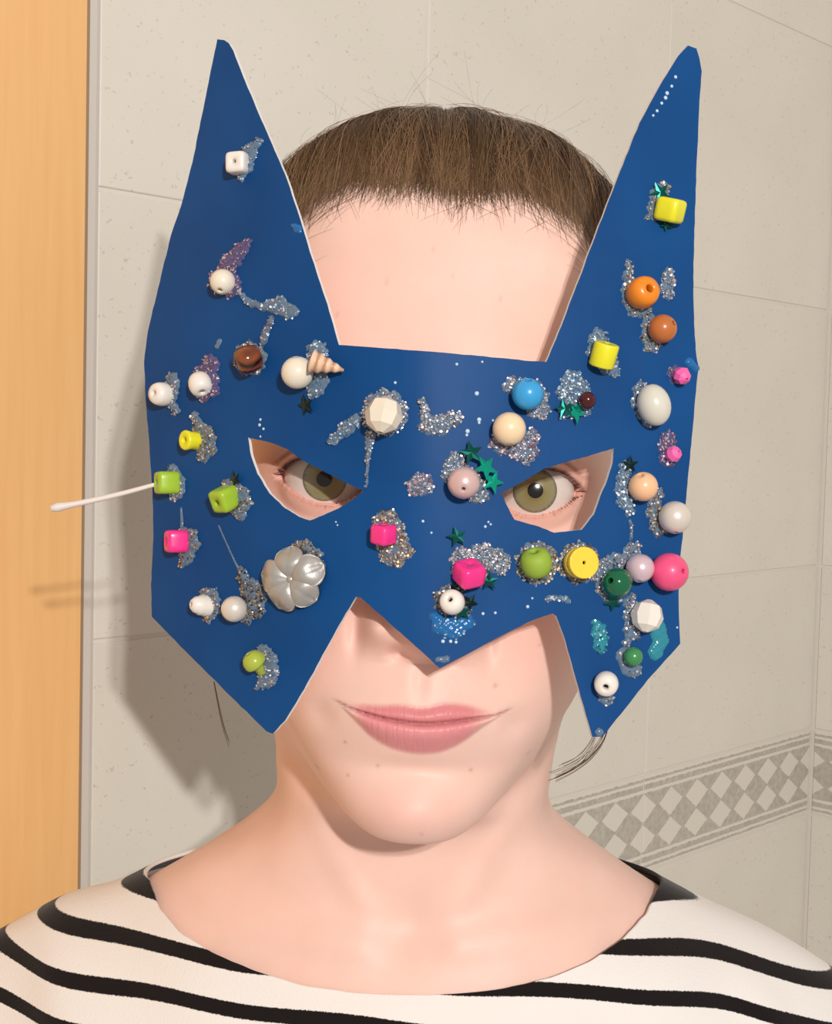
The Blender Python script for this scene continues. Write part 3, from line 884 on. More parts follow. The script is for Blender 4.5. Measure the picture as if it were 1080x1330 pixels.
vv = ((Zr + 0.075 * Xr + 0.03 * sp_(-Xr - 50) + 0.09 * sp_(Xr - 50) + 0.16 * sp_(Xr - 90) + wob) / ST_P).reshape(-1)
uvs = np.stack([Xr.reshape(-1) / 20, vv + 0.38], -1)
li = np.empty(len(shirt.data.loops), np.int32); shirt.data.loops.foreach_get('vertex_index', li)
lay.data.foreach_set('uv', uvs[li].astype(np.float32).reshape(-1))
so = shirt.modifiers.new('thickness', 'SOLIDIFY'); so.thickness = 0.0014; so.offset = -1
# double stitching around the neckline
THREAD = mat_simple('thread_white', srgb(222, 218, 214), 0.8)
for off_mm in (17.0, 21.5):
    line = []
    for j in range(len(sx)):
        if abs(sx[j]) > 3.9: continue
        col = PSr[:, j]
        L = np.concatenate([[0], np.cumsum(np.linalg.norm(np.diff(col, axis=0), axis=1))])
        k = np.interp(off_mm, L, np.arange(nrow))
        i0 = int(k); u = k - i0
        line.append((col[i0] * (1 - u) + col[i0 + 1] * u) + NS[i0, j] * 0.12)
    line = np.array(line)[None] / 1000
    V, Fc = tubes(line, np.full(line.shape[:2], 0.00020), 4)
    mesh_obj('stitching', V, Fc, THREAD, person)

# ================================================================== the mask
MASK0 = px(560, 640, 0.401)
mask = empty('party_mask', HEADFRAME @ Matrix.Translation(Vector(MASK0)))
tag(mask, 'blue painted cardboard mask with pointed ears, glued beads and glitter', 'mask')
def mask_y(x, z):
    """bend of the card: distance (m) at head-frame x, z"""
    u = (x - MASK0[0]) / 0.083
    return MASK0[1] + np.where(u < 0, 0.048, 0.026) * ((u * u + 0.012) ** 0.68 - 0.012 ** 0.68) + 0.004 * sstep(0.02, -0.06, z) * (1 - np.minimum(1, np.abs(u))) + 0.010 * sstep(0.05, 0.14, z)
def on_mask(x, y):
    x = np.asarray(x, float); y = np.asarray(y, float)
    d = np.full(x.shape, MASK0[1])
    ax_, az_ = (x - CX) / FPX, (CY - y) / FPX
    for _ in range(22):
        d = 0.5 * d + 0.5 * mask_y(ax_ * d, az_ * d)
    return np.stack([ax_ * d, d, az_ * d], -1)
def mask_normal(p):
    e = 1e-4
    x, z = p[..., 0], p[..., 2]
    a = (mask_y(x + e, z) - mask_y(x - e, z)) / (2 * e)
    b = (mask_y(x, z + e) - mask_y(x, z - e)) / (2 * e)
    n = np.stack([a, -np.ones_like(a), b], -1)
    return n / np.linalg.norm(n, axis=-1, keepdims=True)

OUT = [(282,51),(291,52),(297,56),(303,66),(322,115),(350,180),(370,226),(385,270),(405,335),(425,395),(440,448),(470,450),(550,456),(620,462),(690,469),(709,470),(722,440),(745,380),(775,300),(805,222),(830,160),(860,105),(880,73),(893,59),(904,63),(908,76),(911,93),(908,130),(905,200),(902,280),(900,360),(901,420),(904,462),(907,476),(905,492),(899,560),(893,620),(888,680),(882,735),(881,780),(883,836),(840,884),(788,950),(782,957),(769,957),(761,930),(747,880),(732,826),(722,800),(717,797),(690,806),(650,826),(600,853),(571,868),(540,840),(500,804),(468,776),(462,775),(440,812),(415,858),(395,895),(370,936),(354,953),(346,950),(300,905),(240,845),(197,801),(196,760),(199,700),(198,640),(194,580),(189,520),(187,470),(192,430),(205,375),(222,305),(236,264),(250,210),(262,150),(272,100)]
EYEL = [(322,568),(352,575),(372,583),(386,593),(400,602),(435,620),(472,638),(456,650),(440,660),(420,669),(402,676),(388,671),(370,660),(350,641),(334,615),(326,592)]
EYER = [(651,641),(678,626),(706,609),(728,602),(762,593),(797,582),(795,602),(788,624),(779,645),(771,668),(755,688),(738,690),(720,692),(700,684),(682,679),(668,675),(660,660)]
def densify(poly, step=9):
    out = []
    for a, b in zip(poly, poly[1:] + poly[:1]):
        L = math.hypot(b[0] - a[0], b[1] - a[1]); n = max(1, int(round(L / step)))
        for k in range(n):
            t = k / n
            j = 0.0 if k == 0 else 0.35
            out.append((a[0] + (b[0] - a[0]) * t + random.uniform(-j, j), a[1] + (b[1] - a[1]) * t + random.uniform(-j, j)))
    return out
def inpoly(x, y, poly):
    c = False
    n = len(poly); j = n - 1
    for i in range(n):
        xi, yi = poly[i]; xj, yj = poly[j]
        if (yi > y) != (yj > y) and x < (xj - xi) * (y - yi) / (yj - yi) + xi: c = not c
        j = i
    return c
def build_mask():
    loops = [densify(OUT), densify(EYEL, 6), densify(EYER, 6)]
    pts, edges = [], []
    for lp in loops:
        s = len(pts)
        pts += lp
        edges += [(s + i, s + (i + 1) % len(lp)) for i in range(len(lp))]
    nb = len(pts)
    bx = np.array(pts)
    for gx in range(180, 920, 11):
        for gy in range(45, 965, 11):
            x, y = gx + (5 if (gy // 11) % 2 else 0), gy
            if np.min((bx[:, 0] - x) ** 2 + (bx[:, 1] - y) ** 2) < 36: continue
            if inpoly(x, y, loops[0]) and not inpoly(x, y, loops[1]) and not inpoly(x, y, loops[2]): pts.append((x, y))
    v2, e2, f2, *_ = delaunay_2d_cdt([Vector(p) for p in pts], edges, [], 0, 1e-5)
    v2 = [(v.x, v.y) for v in v2]
    F = []
    for f in f2:
        cx_ = sum(v2[i][0] for i in f) / 3; cy_ = sum(v2[i][1] for i in f) / 3
        if inpoly(cx_, cy_, loops[0]) and not inpoly(cx_, cy_, loops[1]) and not inpoly(cx_, cy_, loops[2]): F.append(tuple(f))
    v2a = np.array(v2); P = on_mask(v2a[:, 0], v2a[:, 1]); Nn = mask_normal(P)
    th = 0.0012
    front = P; back = P - Nn * th
    # orient front towards the camera
    a, b, c = (front[i] for i in F[0])
    if np.cross(b - a, c - a)[1] > 0: F = [f[::-1] for f in F]
    n = len(P)
    cnt = {}
    for f in F:
        for i in range(3): cnt[(f[i], f[(i + 1) % 3])] = 1
    side = [(a, b) for (a, b) in cnt if (b, a) not in cnt]
    V = np.concatenate([front, back, front, back]) - MASK0        # last two: unshared rim
    faces = list(F) + [tuple(i + n for i in f[::-1]) for f in F] + [(b + 2 * n, a + 2 * n, a + 3 * n, b + 3 * n) for a, b in side]
    me = bpy.data.meshes.new('mask_board')
    me.from_pydata([tuple(map(float, v)) for v in V], [], faces)
    mi = np.array([0] * len(F) + [1] * (len(F) + len(side)), np.int32)
    me.polygons.foreach_set('material_index', mi)
    me.polygons.foreach_set('use_smooth', np.ones(len(me.polygons), bool))
    me.update()
    o = bpy.data.objects.new('mask_board', me); COL.objects.link(o); o.parent = mask
    return o
def paint_mat():
    m, nt, b = new_mat('blue_paint')
    tc = nt.nodes.new('ShaderNodeTexCoord')
    mp = nt.nodes.new('ShaderNodeMapping'); mp.inputs['Scale'].default_value = (160, 30, 28); mp.inputs['Rotation'].default_value = (0, 0.35, 0)
    nt.links.new(tc.outputs['Object'], mp.inputs['Vector'])
    n = nt.nodes.new('ShaderNodeTexNoise'); n.inputs['Scale'].default_value = 1.0; n.inputs['Detail'].default_value = 5
    nt.links.new(mp.outputs['Vector'], n.inputs['Vector'])
    n2 = nt.nodes.new('ShaderNodeTexNoise'); n2.inputs['Scale'].default_value = 26; n2.inputs['Detail'].default_value = 3
    nt.links.new(tc.outputs['Object'], n2.inputs['Vector'])
    r = nt.nodes.new('ShaderNodeValToRGB')
    r.color_ramp.elements[0].position = 0.3; r.color_ramp.elements[0].color = srgb(0, 64, 122)
    r.color_ramp.elements[1].position = 0.75; r.color_ramp.elements[1].color = srgb(6, 74, 136)
    nt.links.new(n2.outputs['Fac'], r.inputs['Fac'])
    nt.links.new(r.outputs['Color'], b.inputs['Base Color'])
    b.inputs['Roughness'].default_value = 0.55
    b.inputs['Specular IOR Level'].default_value = 0.22
    bp = nt.nodes.new('ShaderNodeBump'); bp.inputs['Strength'].default_value = 0.18; bp.inputs['Distance'].default_value = 0.0005
    nt.links.new(n.outputs['Fac'], bp.inputs['Height']); nt.links.new(bp.outputs['Normal'], b.inputs['Normal'])
    return m
board = build_mask()
board.data.materials.append(paint_mat())
board.data.materials.append(mat_simple('white_card', srgb(232, 230, 228), 0.8))
tag(board, 'blue painted board with white cut edges')

# ---- glue with glitter
def gel_mat(name, col, trans=0.75, rough=0.12, bumpy=0.3):
    m, nt, b = new_mat(name)
    b.inputs['Base Color'].default_value = col
    b.inputs['Roughness'].default_value = rough
    b.inputs['Transmission Weight'].default_value = trans
    b.inputs['IOR'].default_value = 1.42
    tc = nt.nodes.new('ShaderNodeTexCoord')
    n = nt.nodes.new('ShaderNodeTexNoise'); n.inputs['Scale'].default_value = 900; n.inputs['Detail'].default_value = 2
    nt.links.new(tc.outputs['Object'], n.inputs['Vector'])
    bp = nt.nodes.new('ShaderNodeBump'); bp.inputs['Strength'].default_value = bumpy; bp.inputs['Distance'].default_value = 0.0006
    nt.links.new(n.outputs['Fac'], bp.inputs['Height']); nt.links.new(bp.outputs['Normal'], b.inputs['Normal'])
    return m
GEL = gel_mat('clear_glue', srgb(176, 208, 232), 0.72)
GELT = gel_mat('teal_gel', srgb(70, 185, 205), 0.5, 0.15, 0.04)
GELB = gel_mat('blue_paint_blob', srgb(40, 120, 190), 0.25, 0.2, 0.05)
GELV = gel_mat('violet_glue', srgb(150, 140, 200), 0.7)
def glitter_mat():
    m, nt, b = new_mat('glitter')
    at = nt.nodes.new('ShaderNodeAttribute'); at.attribute_name = 'flake'
    nt.links.new(at.outputs['Color'], b.inputs['Base Color'])
    b.inputs['Metallic'].default_value = 0.55
    b.inputs['Roughness'].default_value = 0.36
    return m
GLIT = glitter_mat()
PAL = {
 'silver': [(225, 225, 230), (200, 205, 215), (180, 175, 185), (235, 215, 210), (150, 150, 160), (120, 120, 130)],
 'rose':   [(225, 200, 205), (190, 150, 165), (215, 215, 225), (160, 120, 140), (200, 180, 190), (120, 95, 115)],
 'gold':   [(215, 200, 180), (190, 160, 120), (225, 220, 215), (150, 115, 80), (170, 165, 165), (110, 85, 60)],
 'blue':   [(200, 220, 235), (130, 170, 205), (225, 230, 240), (100, 140, 180), (180, 190, 205)],
 'dark':   [(120, 100, 80), (80, 66, 54), (160, 140, 115), (60, 50, 46), (190, 175, 155)],
 'teal':   [(120, 200, 205), (60, 150, 160), (200, 230, 230), (30, 110, 120)],
}
def blob(pts, H=0.0012, dens=1.0, pal='silver', gel=None, seed=0, label=None):
    """pts: list of (px, py, radius px) along the smear; a mound of clear glue on the board, flakes in it"""
    r = np.random.default_rng(1000 + seed)
    # thicken chain
    ch = []
    for a, b in zip(pts, pts[1:] + pts[-1:]):
        L = math.hypot(b[0] - a[0], b[1] - a[1]); n = max(1, int(L / max(2.0, 0.4 * min(a[2], b[2]))))
        for k in range(n):
            t = k / n; ch.append((a[0] + (b[0] - a[0]) * t, a[1] + (b[1] - a[1]) * t, a[2] + (b[2] - a[2]) * t))
    ch.append(pts[-1]); ch = np.array(ch, float)
    mar = ch[:, 2].max() + 4
    x0, x1 = ch[:, 0].min() - mar, ch[:, 0].max() + mar
    y0, y1 = ch[:, 1].min() - mar, ch[:, 1].max() + mar
    step = 1.5 if np.median(ch[:, 2]) > 3 else 0.7
    gx = np.arange(x0, x1, step); gy = np.arange(y0, y1, step)
    ph = r.uniform(0, 6, 6)
    wk = min(1.0, float(np.median(ch[:, 2])) / 9.0) * (1.0 if dens > 0.3 else 0.35)
    def field(X, Y):
        wx = X + wk * (1.6 * np.sin(Y * .35 + ph[0]) + 1.0 * np.sin(Y * .8 + ph[1])); wy = Y + wk * (1.6 * np.sin(X * .37 + ph[2]) + 1.0 * np.sin(X * .85 + ph[3]))
        dd = np.full(X.shape, 9.0)
        for (cx_, cy_, rr) in ch:
            dd = np.minimum(dd, np.hypot(wx - cx_, wy - cy_) / rr)
        return dd
    X, Y = np.meshgrid(gx, gy)
    Dd = field(X, Y)
    rad = np.median(ch[:, 2])
    hh = min(H, 0.00016 * rad + 0.0002)
    Hh = hh * np.sqrt(np.clip(1 - Dd ** 2, 0, 1)) * (0.85 + 0.15 * np.sin(X * .5 + ph[4]) * np.sin(Y * .6 + ph[5]))
    keep = Dd < 1.0
    idx = -np.ones(X.shape, int)
    V = []
    c0 = on_mask(float(ch[:, 0].mean()), float(ch[:, 1].mean()))
    use = np.zeros_like(keep)
    cells = keep[:-1, :-1] | keep[1:, :-1] | keep[:-1, 1:] | keep[1:, 1:]
    use[:-1, :-1] |= cells; use[1:, :-1] |= cells; use[:-1, 1:] |= cells; use[1:, 1:] |= cells
    idx[use] = np.arange(use.sum())
    Pm = on_mask(X[use], Y[use]); Nm = mask_normal(Pm)
    V = Pm + Nm * (Hh[use] - np.where(keep[use], 0, 0.00012) + 0.00002)[:, None] - c0
    Fc = [(idx[i, j], idx[i, j + 1], idx[i + 1, j + 1], idx[i + 1, j]) for i, j in zip(*np.where(cells))]
    g_ = mesh_obj('glitter_glue', V, [f[::-1] for f in Fc], gel or GEL, mask, loc=tuple(c0 - MASK0))
    if label: tag(g_, label)
    nf = int(keep.sum() * step * step / 6.0 * dens)
    if nf > 0:
        cols = np.array([srgb(*c) for c in PAL[pal]])
        x = r.uniform(x0, x1, nf * 12); y = r.uniform(y0, y1, nf * 12)
        dd = field(x, y)
        ok = (dd < 1.06) & ~((dd < 0.55) & (r.random(len(dd)) < 0.25))
        x, y, dd = x[ok][:nf], y[ok][:nf], dd[ok][:nf]
        m_ = len(x)
        p = on_mask(x, y); n = mask_normal(p)
        p = p + n * (hh * np.sqrt(np.clip(1 - dd * dd, 0, 1)) + r.uniform(0.00005, 0.00035, m_))[:, None] - c0
        ax = n + r.normal(0, 0.5, (m_, 3)); ax /= np.linalg.norm(ax, axis=1, keepdims=True)
        a = np.cross(ax, (0.3, 0.2, 1)); a /= np.linalg.norm(a, axis=1, keepdims=True); b = np.cross(ax, a)
        sz = r.uniform(0.00018, 0.00044, m_)[:, None]
        fv = np.stack([p + sz * (math.cos(q * math.pi / 3) * a + math.sin(q * math.pi / 3) * b) for q in range(6)], 1).reshape(-1, 3)
        ff = np.arange(m_ * 6).reshape(-1, 6)
        fc = np.repeat(cols[r.integers(len(cols), size=m_)], 6, axis=0)
        go = mesh_obj('glitter', fv, ff, GLIT, g_, smooth=False)
        at = go.data.attributes.new('flake', 'FLOAT_COLOR', 'POINT')
        at.data.foreach_set('color', np.array(fc, np.float32).reshape(-1))
        tag(go, kind='stuff')
    return g_

BL = [
 # left half
 ([(336,184,4),(325,197,9),(318,212,11),(314,232,4)], .5, 'blue', GEL),
 ([(322,316,5),(308,330,10),(296,346,11),(290,366,18),(300,372,14)], .7, 'rose', GELV),
 ([(310,381,2.5),(326,394,4),(344,399,5),(362,396,11),(374,404,10),(382,406,6)], .6, 'blue', GEL),
 ([(353,414,3),(347,428,4),(341,444,4)], .9, 'rose', GEL),
 ([(325,466,21)], .9, 'gold', GEL),
 ([(282,450,3),(285,443,3)], 0, 'blue', GEL),
 ([(275,470,9),(268,484,14),(270,502,15),(266,514,8)], .9, 'rose', GELV),
 ([(224,490,7),(223,505,10),(222,520,6),(229,535,4)], .9, 'silver', GEL),
 ([(412,456,13),(410,472,14),(413,497,13),(406,511,7)], .55, 'blue', GEL),
 ([(252,537,3),(258,552,6),(266,567,13),(268,582,13),(264,594,6)], 1.1, 'gold', GEL),
 ([(222,606,3),(229,618,8),(232,632,9),(228,646,6)], 1.0, 'silver', GEL),
 ([(296,626,5),(310,640,11),(316,652,11),(311,666,9)], 1.1, 'gold', GEL),
 ([(236,690,3),(247,694,8),(248,708,11),(242,722,9),(239,734,4)], 1.1, 'gold', GEL),
 ([(393,715,14),(404,724,14),(412,735,8)], 1.1, 'gold', GEL),
 ([(314,742,4),(320,757,9),(330,772,16),(331,790,13),(322,803,7)], 1.2, 'dark', GEL),
 ([(272,775,12),(275,790,11),(270,803,6)], 1.0, 'gold', GEL),
 ([(343,846,9),(350,862,11),(350,880,11),(338,890,6)], .6, 'silver', GEL),
 ([(235,660,1.2),(236,672,1.6),(236,684,2)], 0, 'blue', GEL),
 ([(284,683,1),(298,715,1),(312,744,1.4)], 0, 'blue', GEL),
 ([(380,293,3),(386,297,5),(389,301,2)], 0, 'blue', GELB),
 # middle
 ([(460,548,9),(449,557,9),(438,567,7),(430,574,4)], .8, 'blue', GEL),
 ([(500,536,29)], .8, 'silver', GEL),
 ([(481,566,7),(479,582,4),(477,600,2.4),(476,632,1.2)], .8, 'silver', GEL),
 ([(548,521,4),(552,536,6),(556,552,12),(570,553,12),(586,545,10),(596,540,5)], 1.0, 'silver', GEL),
 ([(544,630,15),(552,630,11)], 1.1, 'rose', GEL),
 ([(502,682,19),(508,700,20),(512,716,20),(524,715,12)], 1.15, 'gold', GEL),
 ([(664,500,11),(690,515,20),(700,532,13)], .9, 'silver', GEL),
 ([(650,575,14),(672,580,16),(684,590,13),(690,566,9)], 1.0, 'rose', GEL),
 ([(592,598,11),(590,614,16),(606,628,20),(622,640,12),(622,650,5)], .9, 'silver', GEL),
 ([(600,726,15),(610,742,22),(626,724,18),(645,728,14),(655,726,8),(650,742,6)], 1.15, 'silver', GEL),
 ([(584,780,20),(602,790,10)], .7, 'dark', GEL),
 ([(563,800,5),(572,812,12),(588,818,13),(606,808,10)], .12, 'blue', GELB),
 ([(697,731,27)], 1.05, 'gold', GEL),
 ([(752,731,26)], 1.05, 'gold', GEL),
 ([(712,778,4),(722,776,3),(736,779,4)], .9, 'blue', GEL),
 ([(568,857,3),(580,856,4)], 0, 'blue', GEL),
 # right half
 ([(858,247,11),(854,264,12),(850,277,9),(838,282,2)], .6, 'gold', GEL),
 ([(816,338,2.4),(815,360,6),(818,385,11),(828,396,16),(836,404,8)], .7, 'gold', GEL),
 ([(868,356,7),(866,370,9),(866,382,7)], 1.1, 'silver', GEL),
 ([(843,416,8),(842,432,10),(846,448,10)], .9, 'gold', GEL),
 ([(776,438,11),(778,456,16),(790,474,13),(797,484,6)], .5, 'blue', GEL),
 ([(742,492,11),(738,508,15),(750,502,13),(752,522,19),(735,534,10)], .8, 'blue', GEL),
 ([(874,483,7),(878,490,9)], .6, 'rose', GELV),
 ([(832,506,10),(832,524,12),(842,544,10)], .7, 'silver', GEL),
 ([(866,570,10),(866,584,11),(866,596,9),(868,604,4)], .7, 'rose', GELV),
 ([(812,608,8),(808,628,9),(812,650,11),(816,664,6)], 1.0, 'blue', GEL),
 ([(853,640,7),(848,664,9),(855,686,10)], .9, 'gold', GEL),
 ([(822,713,10),(818,726,10),(790,728,8),(781,748,12),(788,768,12),(797,778,8)], .8, 'silver', GEL),
 ([(818,780,8),(820,800,10),(820,824,9),(814,834,5)], .75, 'silver', GEL),
 ([(853,815,11),(858,830,10),(851,848,9)], 0, 'teal', GELT),
 ([(775,812,7),(779,826,10),(780,840,8)], .35, 'teal', GELT),
 ([(812,852,12),(818,868,11),(824,870,9)], .25, 'gold', GEL),
 ([(785,905,9),(790,910,6)], .5, 'silver', GEL),
 ([(778,951,5)], 0, 'blue', GEL),
 ([(895,470,5),(903,478,4)], 0, 'blue', GELB),
 ([(818,676,2),(820,690,2),(819,700,2)], .8, 'silver', GEL),
]
for i, (pts, dens, pal, gel) in enumerate(BL):
    blob(pts, dens=dens, pal=pal, gel=gel, seed=i)
# dried drops and scuffs
DROPS = [(619,511,3),(622,545,3),(622,549,2),(607,560,3),(606,565,2),(593,473,2),(640,546,1.6),(626,470,1.6),(513,497,2),(549,677,2),(560,692,1.6),(630,684,2),(634,678,1.6),(637,681,1.6),(685,788,2.4),(627,797,2.2),(643,796,2),(575,833,2.6),(585,833,2.4),(592,834,2.2),(583,827,2),(578,828,1.8),(338,545,2),(337,552,2.4),(342,557,2),(338,567,1.6),(877,100,2.6),(872,112,2.4),(866,121,3),(864,127,3),(859,134,2.4),(853,144,2.4),(848,150,2),(436,678,1.3),(438,682,1.3),(563,770,1.6),(691,777,1.6),(879,815,1.6)]
DROPM = mat_simple('dried_glue', srgb(190, 215, 235), 0.2, spec=0.6)
def bead_rings(rings, seg=24, flat=False):
    """rings: (radius, z, squareness 2=round)"""
    V = []
    for (r, z, n) in rings:
        for j in range(seg):
            a = 2 * math.pi * (j + 0.5) / seg
            c, s = math.cos(a), math.sin(a)
            k = (abs(c) ** n + abs(s) ** n) ** (-1.0 / n)
            V.append((r * k * c, r * k * s, z))
    Fc = [tuple(f) for f in grid_faces(len(rings), seg, True)]
    return np.array(V), Fc
def dome(r, h, n=5, seg=12):
    return [(max(1e-5, r * math.cos(a)), h * math.sin(a), 2) for a in np.linspace(0, math.pi / 2, n)]
for (x, y, r) in DROPS:
    p = on_mask(x, y); n = Vector(mask_normal(p))
    rr = r * 0.00022
    V, Fc = bead_rings(dome(rr, rr * 0.6), 10)
    o = mesh_obj('dried_drop', V, Fc, DROPM, mask, loc=tuple(p - MASK0))
    o.rotation_euler = n.to_track_quat('Z', 'Y').to_euler()

# ---- beads
def bead_mat(name, col, rough=0.3, sss=0.0, coat=0.25, metal=0.0, var=0.05, bump=0.0, trans=0.0):
    return mat_simple(name, col, rough, metal=metal, coat=coat, sss=sss, var=var, bscale=300, bump=bump, trans=trans)
BM = {
 'white': bead_mat('bead_white', srgb(236, 230, 222), 0.35),
 'cream': bead_mat('bead_cream', srgb(232, 224, 206), 0.3),
 'ivory': bead_mat('bead_ivory', srgb(214, 212, 200), 0.25),
 'yellow': bead_mat('bead_yellow', srgb(232, 226, 40), 0.35),
 'gold': bead_mat('bead_sun_yellow', srgb(246, 208, 62), 0.42, coat=0.1),
 'lime': bead_mat('bead_lime', srgb(160, 196, 52), 0.35),
 'olive': bead_mat('bead_olive', srgb(148, 178, 62), 0.6, coat=0.0),
 'moss': bead_mat('bead_moss', srgb(170, 186, 70), 0.25),
 'pink': bead_mat('bead_pink', srgb(246, 52, 142), 0.35),
 'hot': bead_mat('bead_hot_pink', srgb(240, 84, 134), 0.4),
 'candy': bead_mat('bead_candy', srgb(244, 104, 176), 0.5),
 'orange': bead_mat('bead_orange', srgb(236, 138, 34), 0.3),
 'brown': bead_mat('bead_brown', srgb(190, 110, 56), 0.3),
 'sky': bead_mat('bead_sky', srgb(56, 160, 220), 0.3),
 'beige': bead_mat('bead_beige', srgb(242, 214, 176), 0.35),
 'peach': bead_mat('bead_peach', srgb(240, 192, 150), 0.3),
 'green': bead_mat('bead_green', srgb(0, 96, 62), 0.12, coat=0.8),
 'leaf': bead_mat('bead_leaf', srgb(62, 138, 84), 0.3),
 'wine': bead_mat('bead_wine', srgb(72, 14, 20), 0.15, coat=0.6),
 'pearl': bead_mat('pearl_white', srgb(226, 218, 208), 0.30, sss=0.2, coat=0.35, metal=0.25),
 'rosepearl': bead_mat('pearl_rose', srgb(222, 190, 188), 0.30, sss=0.2, coat=0.35, metal=0.25),
 'mauve': bead_mat('pearl_mauve', srgb(220, 196, 206), 0.30, sss=0.2, coat=0.35, metal=0.25),
 'grey': mat_simple('flower_grey', srgb(172, 170, 166), 0.38, metal=0.35, coat=0.3, var=0.12, bscale=260, bump=0.25),
}
def amber_mat():
    m, nt, b = new_mat('bead_amber')
    tc = nt.nodes.new('ShaderNodeTexCoord')
    w = nt.nodes.new('ShaderNodeTexWave'); w.inputs['Scale'].default_value = 130; w.inputs['Distortion'].default_value = 3
    nt.links.new(tc.outputs['Object'], w.inputs['Vector'])
    r = nt.nodes.new('ShaderNodeValToRGB')
    r.color_ramp.elements[0].color = srgb(22, 10, 6); r.color_ramp.elements[1].color = srgb(132, 66, 28)
    nt.links.new(w.outputs['Fac'], r.inputs['Fac']); nt.links.new(r.outputs['Color'], b.inputs['Base Color'])
    b.inputs['Roughness'].default_value = 0.1; b.inputs['Coat Weight'].default_value = 0.8
    return m
BM['amber'] = amber_mat()
def prof_round(r, k=1.0, hole=0.2, n=14, flat=0.0):
    a0 = math.asin(hole)
    R = [(hole * r, -r * k * 0.3, 2)]
    for a in np.linspace(math.pi - a0, a0, n):
        R.append((r * math.sin(a), r * k * math.cos(a), 2))
    ze = R[-1][1]
    R += [(hole * r * 0.92, ze - 0.03 * r, 2), (hole * r * 0.9, ze - 0.12 * r, 2), (hole * r * 0.9, r * k * 0.3, 2)]
    return R
def prof_cyl(r, h, hole=0.25, bev=0.16, sq=2.0, waist=0.0):
    b = bev * r
    R = [(hole * r, -h * .3, 2), (hole * r, -h + b * .3, 2), (hole * r * 1.2, -h, 2), ((r - b) * .9, -h, (2 + sq) / 2 if sq > 2 else 2), (r - b, -h, sq)]
    R += [(r - b * .3, -h + b * .3, sq), (r, -h + b, sq), (r * (1 - waist), 0, sq), (r, h - b, sq), (r - b * .3, h - b * .3, sq)]
    R += [(r - b, h, sq), ((r - b) * .9, h, (2 + sq) / 2 if sq > 2 else 2), (hole * r * 1.2, h, 2), (hole * r, h - b * .3, 2), (hole * r, h * .3, 2)]
    return R
def place_bead(name, x, y, rpx, kind, mat, axis, label, k=1.0, hole=0.2, lift=1.0, group='beads glued on the blue mask', spin=0.0, extra=None):
    p0_ = on_mask(x, y)
    r = rpx * p0_[1] / FPX
    n = mask_normal(p0_)
    hgt = r * (min(k, 1.0) if kind in ('oval',) else 1.0) * 0.92 * lift + 0.0010
    d = p0_[1] - hgt * abs(n[1])
    c = px(x, y, d)
    smooth = True; seg = 28
    if kind == 'round' or kind == 'oval': R = prof_round(r, k, hole)
    elif kind == 'facet':
        R = prof_round(r, k, hole, n=5); seg = 8; smooth = False
    elif kind == 'cube': R = prof_cyl(r, r * k, hole, 0.30, sq=6.5)
    elif kind == 'cyl': R = prof_cyl(r, r * k, hole, 0.14)
    elif kind == 'spool': R = prof_cyl(r, r * k, hole, 0.2, waist=0.16)
    elif kind == 'barrel': R = prof_cyl(r * .97, r * k, hole, 0.5, waist=-0.06)
    elif kind == 'cap':
        R = [(r * .3, -r * k, 2), (r * .9, -r * k, 2), (r * .97, -r * k * .9, 2), (r * .97, r * .05 * k, 2), (r * .86, r * .12 * k, 2), (r * .99, r * .22 * k, 2), (r, r * k * .3, 2), (r, r * k * .88, 2), (r * .985, r * k * .97, 2), (r * .95, r * k, 2), (r * .90, r * k, 2), (r * .5, r * k, 2), (r * .2, r * k, 2), (r * .15, r * k, 2), (r * .12, r * k * .96, 2), (r * .12, r * k * .5, 2)]
    elif kind == 'mushroom':
        R = [(r * .05, -r * 1.3, 2), (r * .42, -r * 1.3, 2), (r * .50, -r * 1.2, 2), (r * .46, -r * .45, 2), (r * .55, -r * .35, 2), (r * .96, -r * .28, 2), (r, -r * .1, 2), (r * .92, r * .35, 2), (r * .68, r * .68, 2), (r * .3, r * .86, 2), (r * .14, r * .88, 2), (r * .12, r * .5, 2)]
    elif kind == 'turban':
        R = [(r * .2, -r, 2), (r * .9, -r, 2), (r, -r * .8, 2), (r * .93, -r * .55, 2), (r * .99, -r * .4, 2), (r * .88, -r * .1, 2), (r * .92, r * .05, 2), (r * .74, r * .4, 2), (r * .72, r * .55, 2), (r * .45, r * .85, 2), (r * .16, r * .95, 2), (r * .13, r * .5, 2)]
    V, Fc = bead_rings(R, seg)
    o = mesh_obj(name, V, Fc, BM[mat], mask, smooth=smooth, loc=tuple(c - MASK0))
    q = Vector(axis).normalized().to_track_quat('Z', 'Y')
    if spin: q = q @ Matrix.Rotation(math.radians(spin), 4, 'Z').to_quaternion()
    o.rotation_euler = q.to_euler()
    tag(o, label, group=group)
    return o
# axis: where the hole points (x right, y away, z up)
B = place_bead
B('cube_bead', 309, 212, 13.5, 'cube', 'white', (-.35, -1, .0), 'white cube bead alone near the top of the left ear', k=.9)
B('round_bead', 289, 366, 16.5, 'round', 'cream', (-.15, -.7, -.9), 'white round bead with glue tail on the left ear')
B('amber_bead', 322, 467, 18, 'barrel', 'amber', (-.9, -.3, -.35), 'dark brown amber bead ringed with glitter', k=.95, spin=30)
B('round_bead', 260, 499, 15, 'barrel', 'white', (.3, -.55, -.85), 'small white bead second from the left edge', k=.9)
B('round_bead', 210, 512, 15, 'barrel', 'white', (-.65, -.9, .05), 'small white bead nearest the left edge, hole facing left', k=.95)
B('round_bead', 386, 484, 21, 'round', 'cream', (-.1, -.2, 1), 'large white round bead next to the striped shell')
B('spool_bead', 249, 572, 13, 'spool', 'yellow', (-.7, -.7, .0), 'small yellow spool bead near the left edge', k=.95, hole=.32)
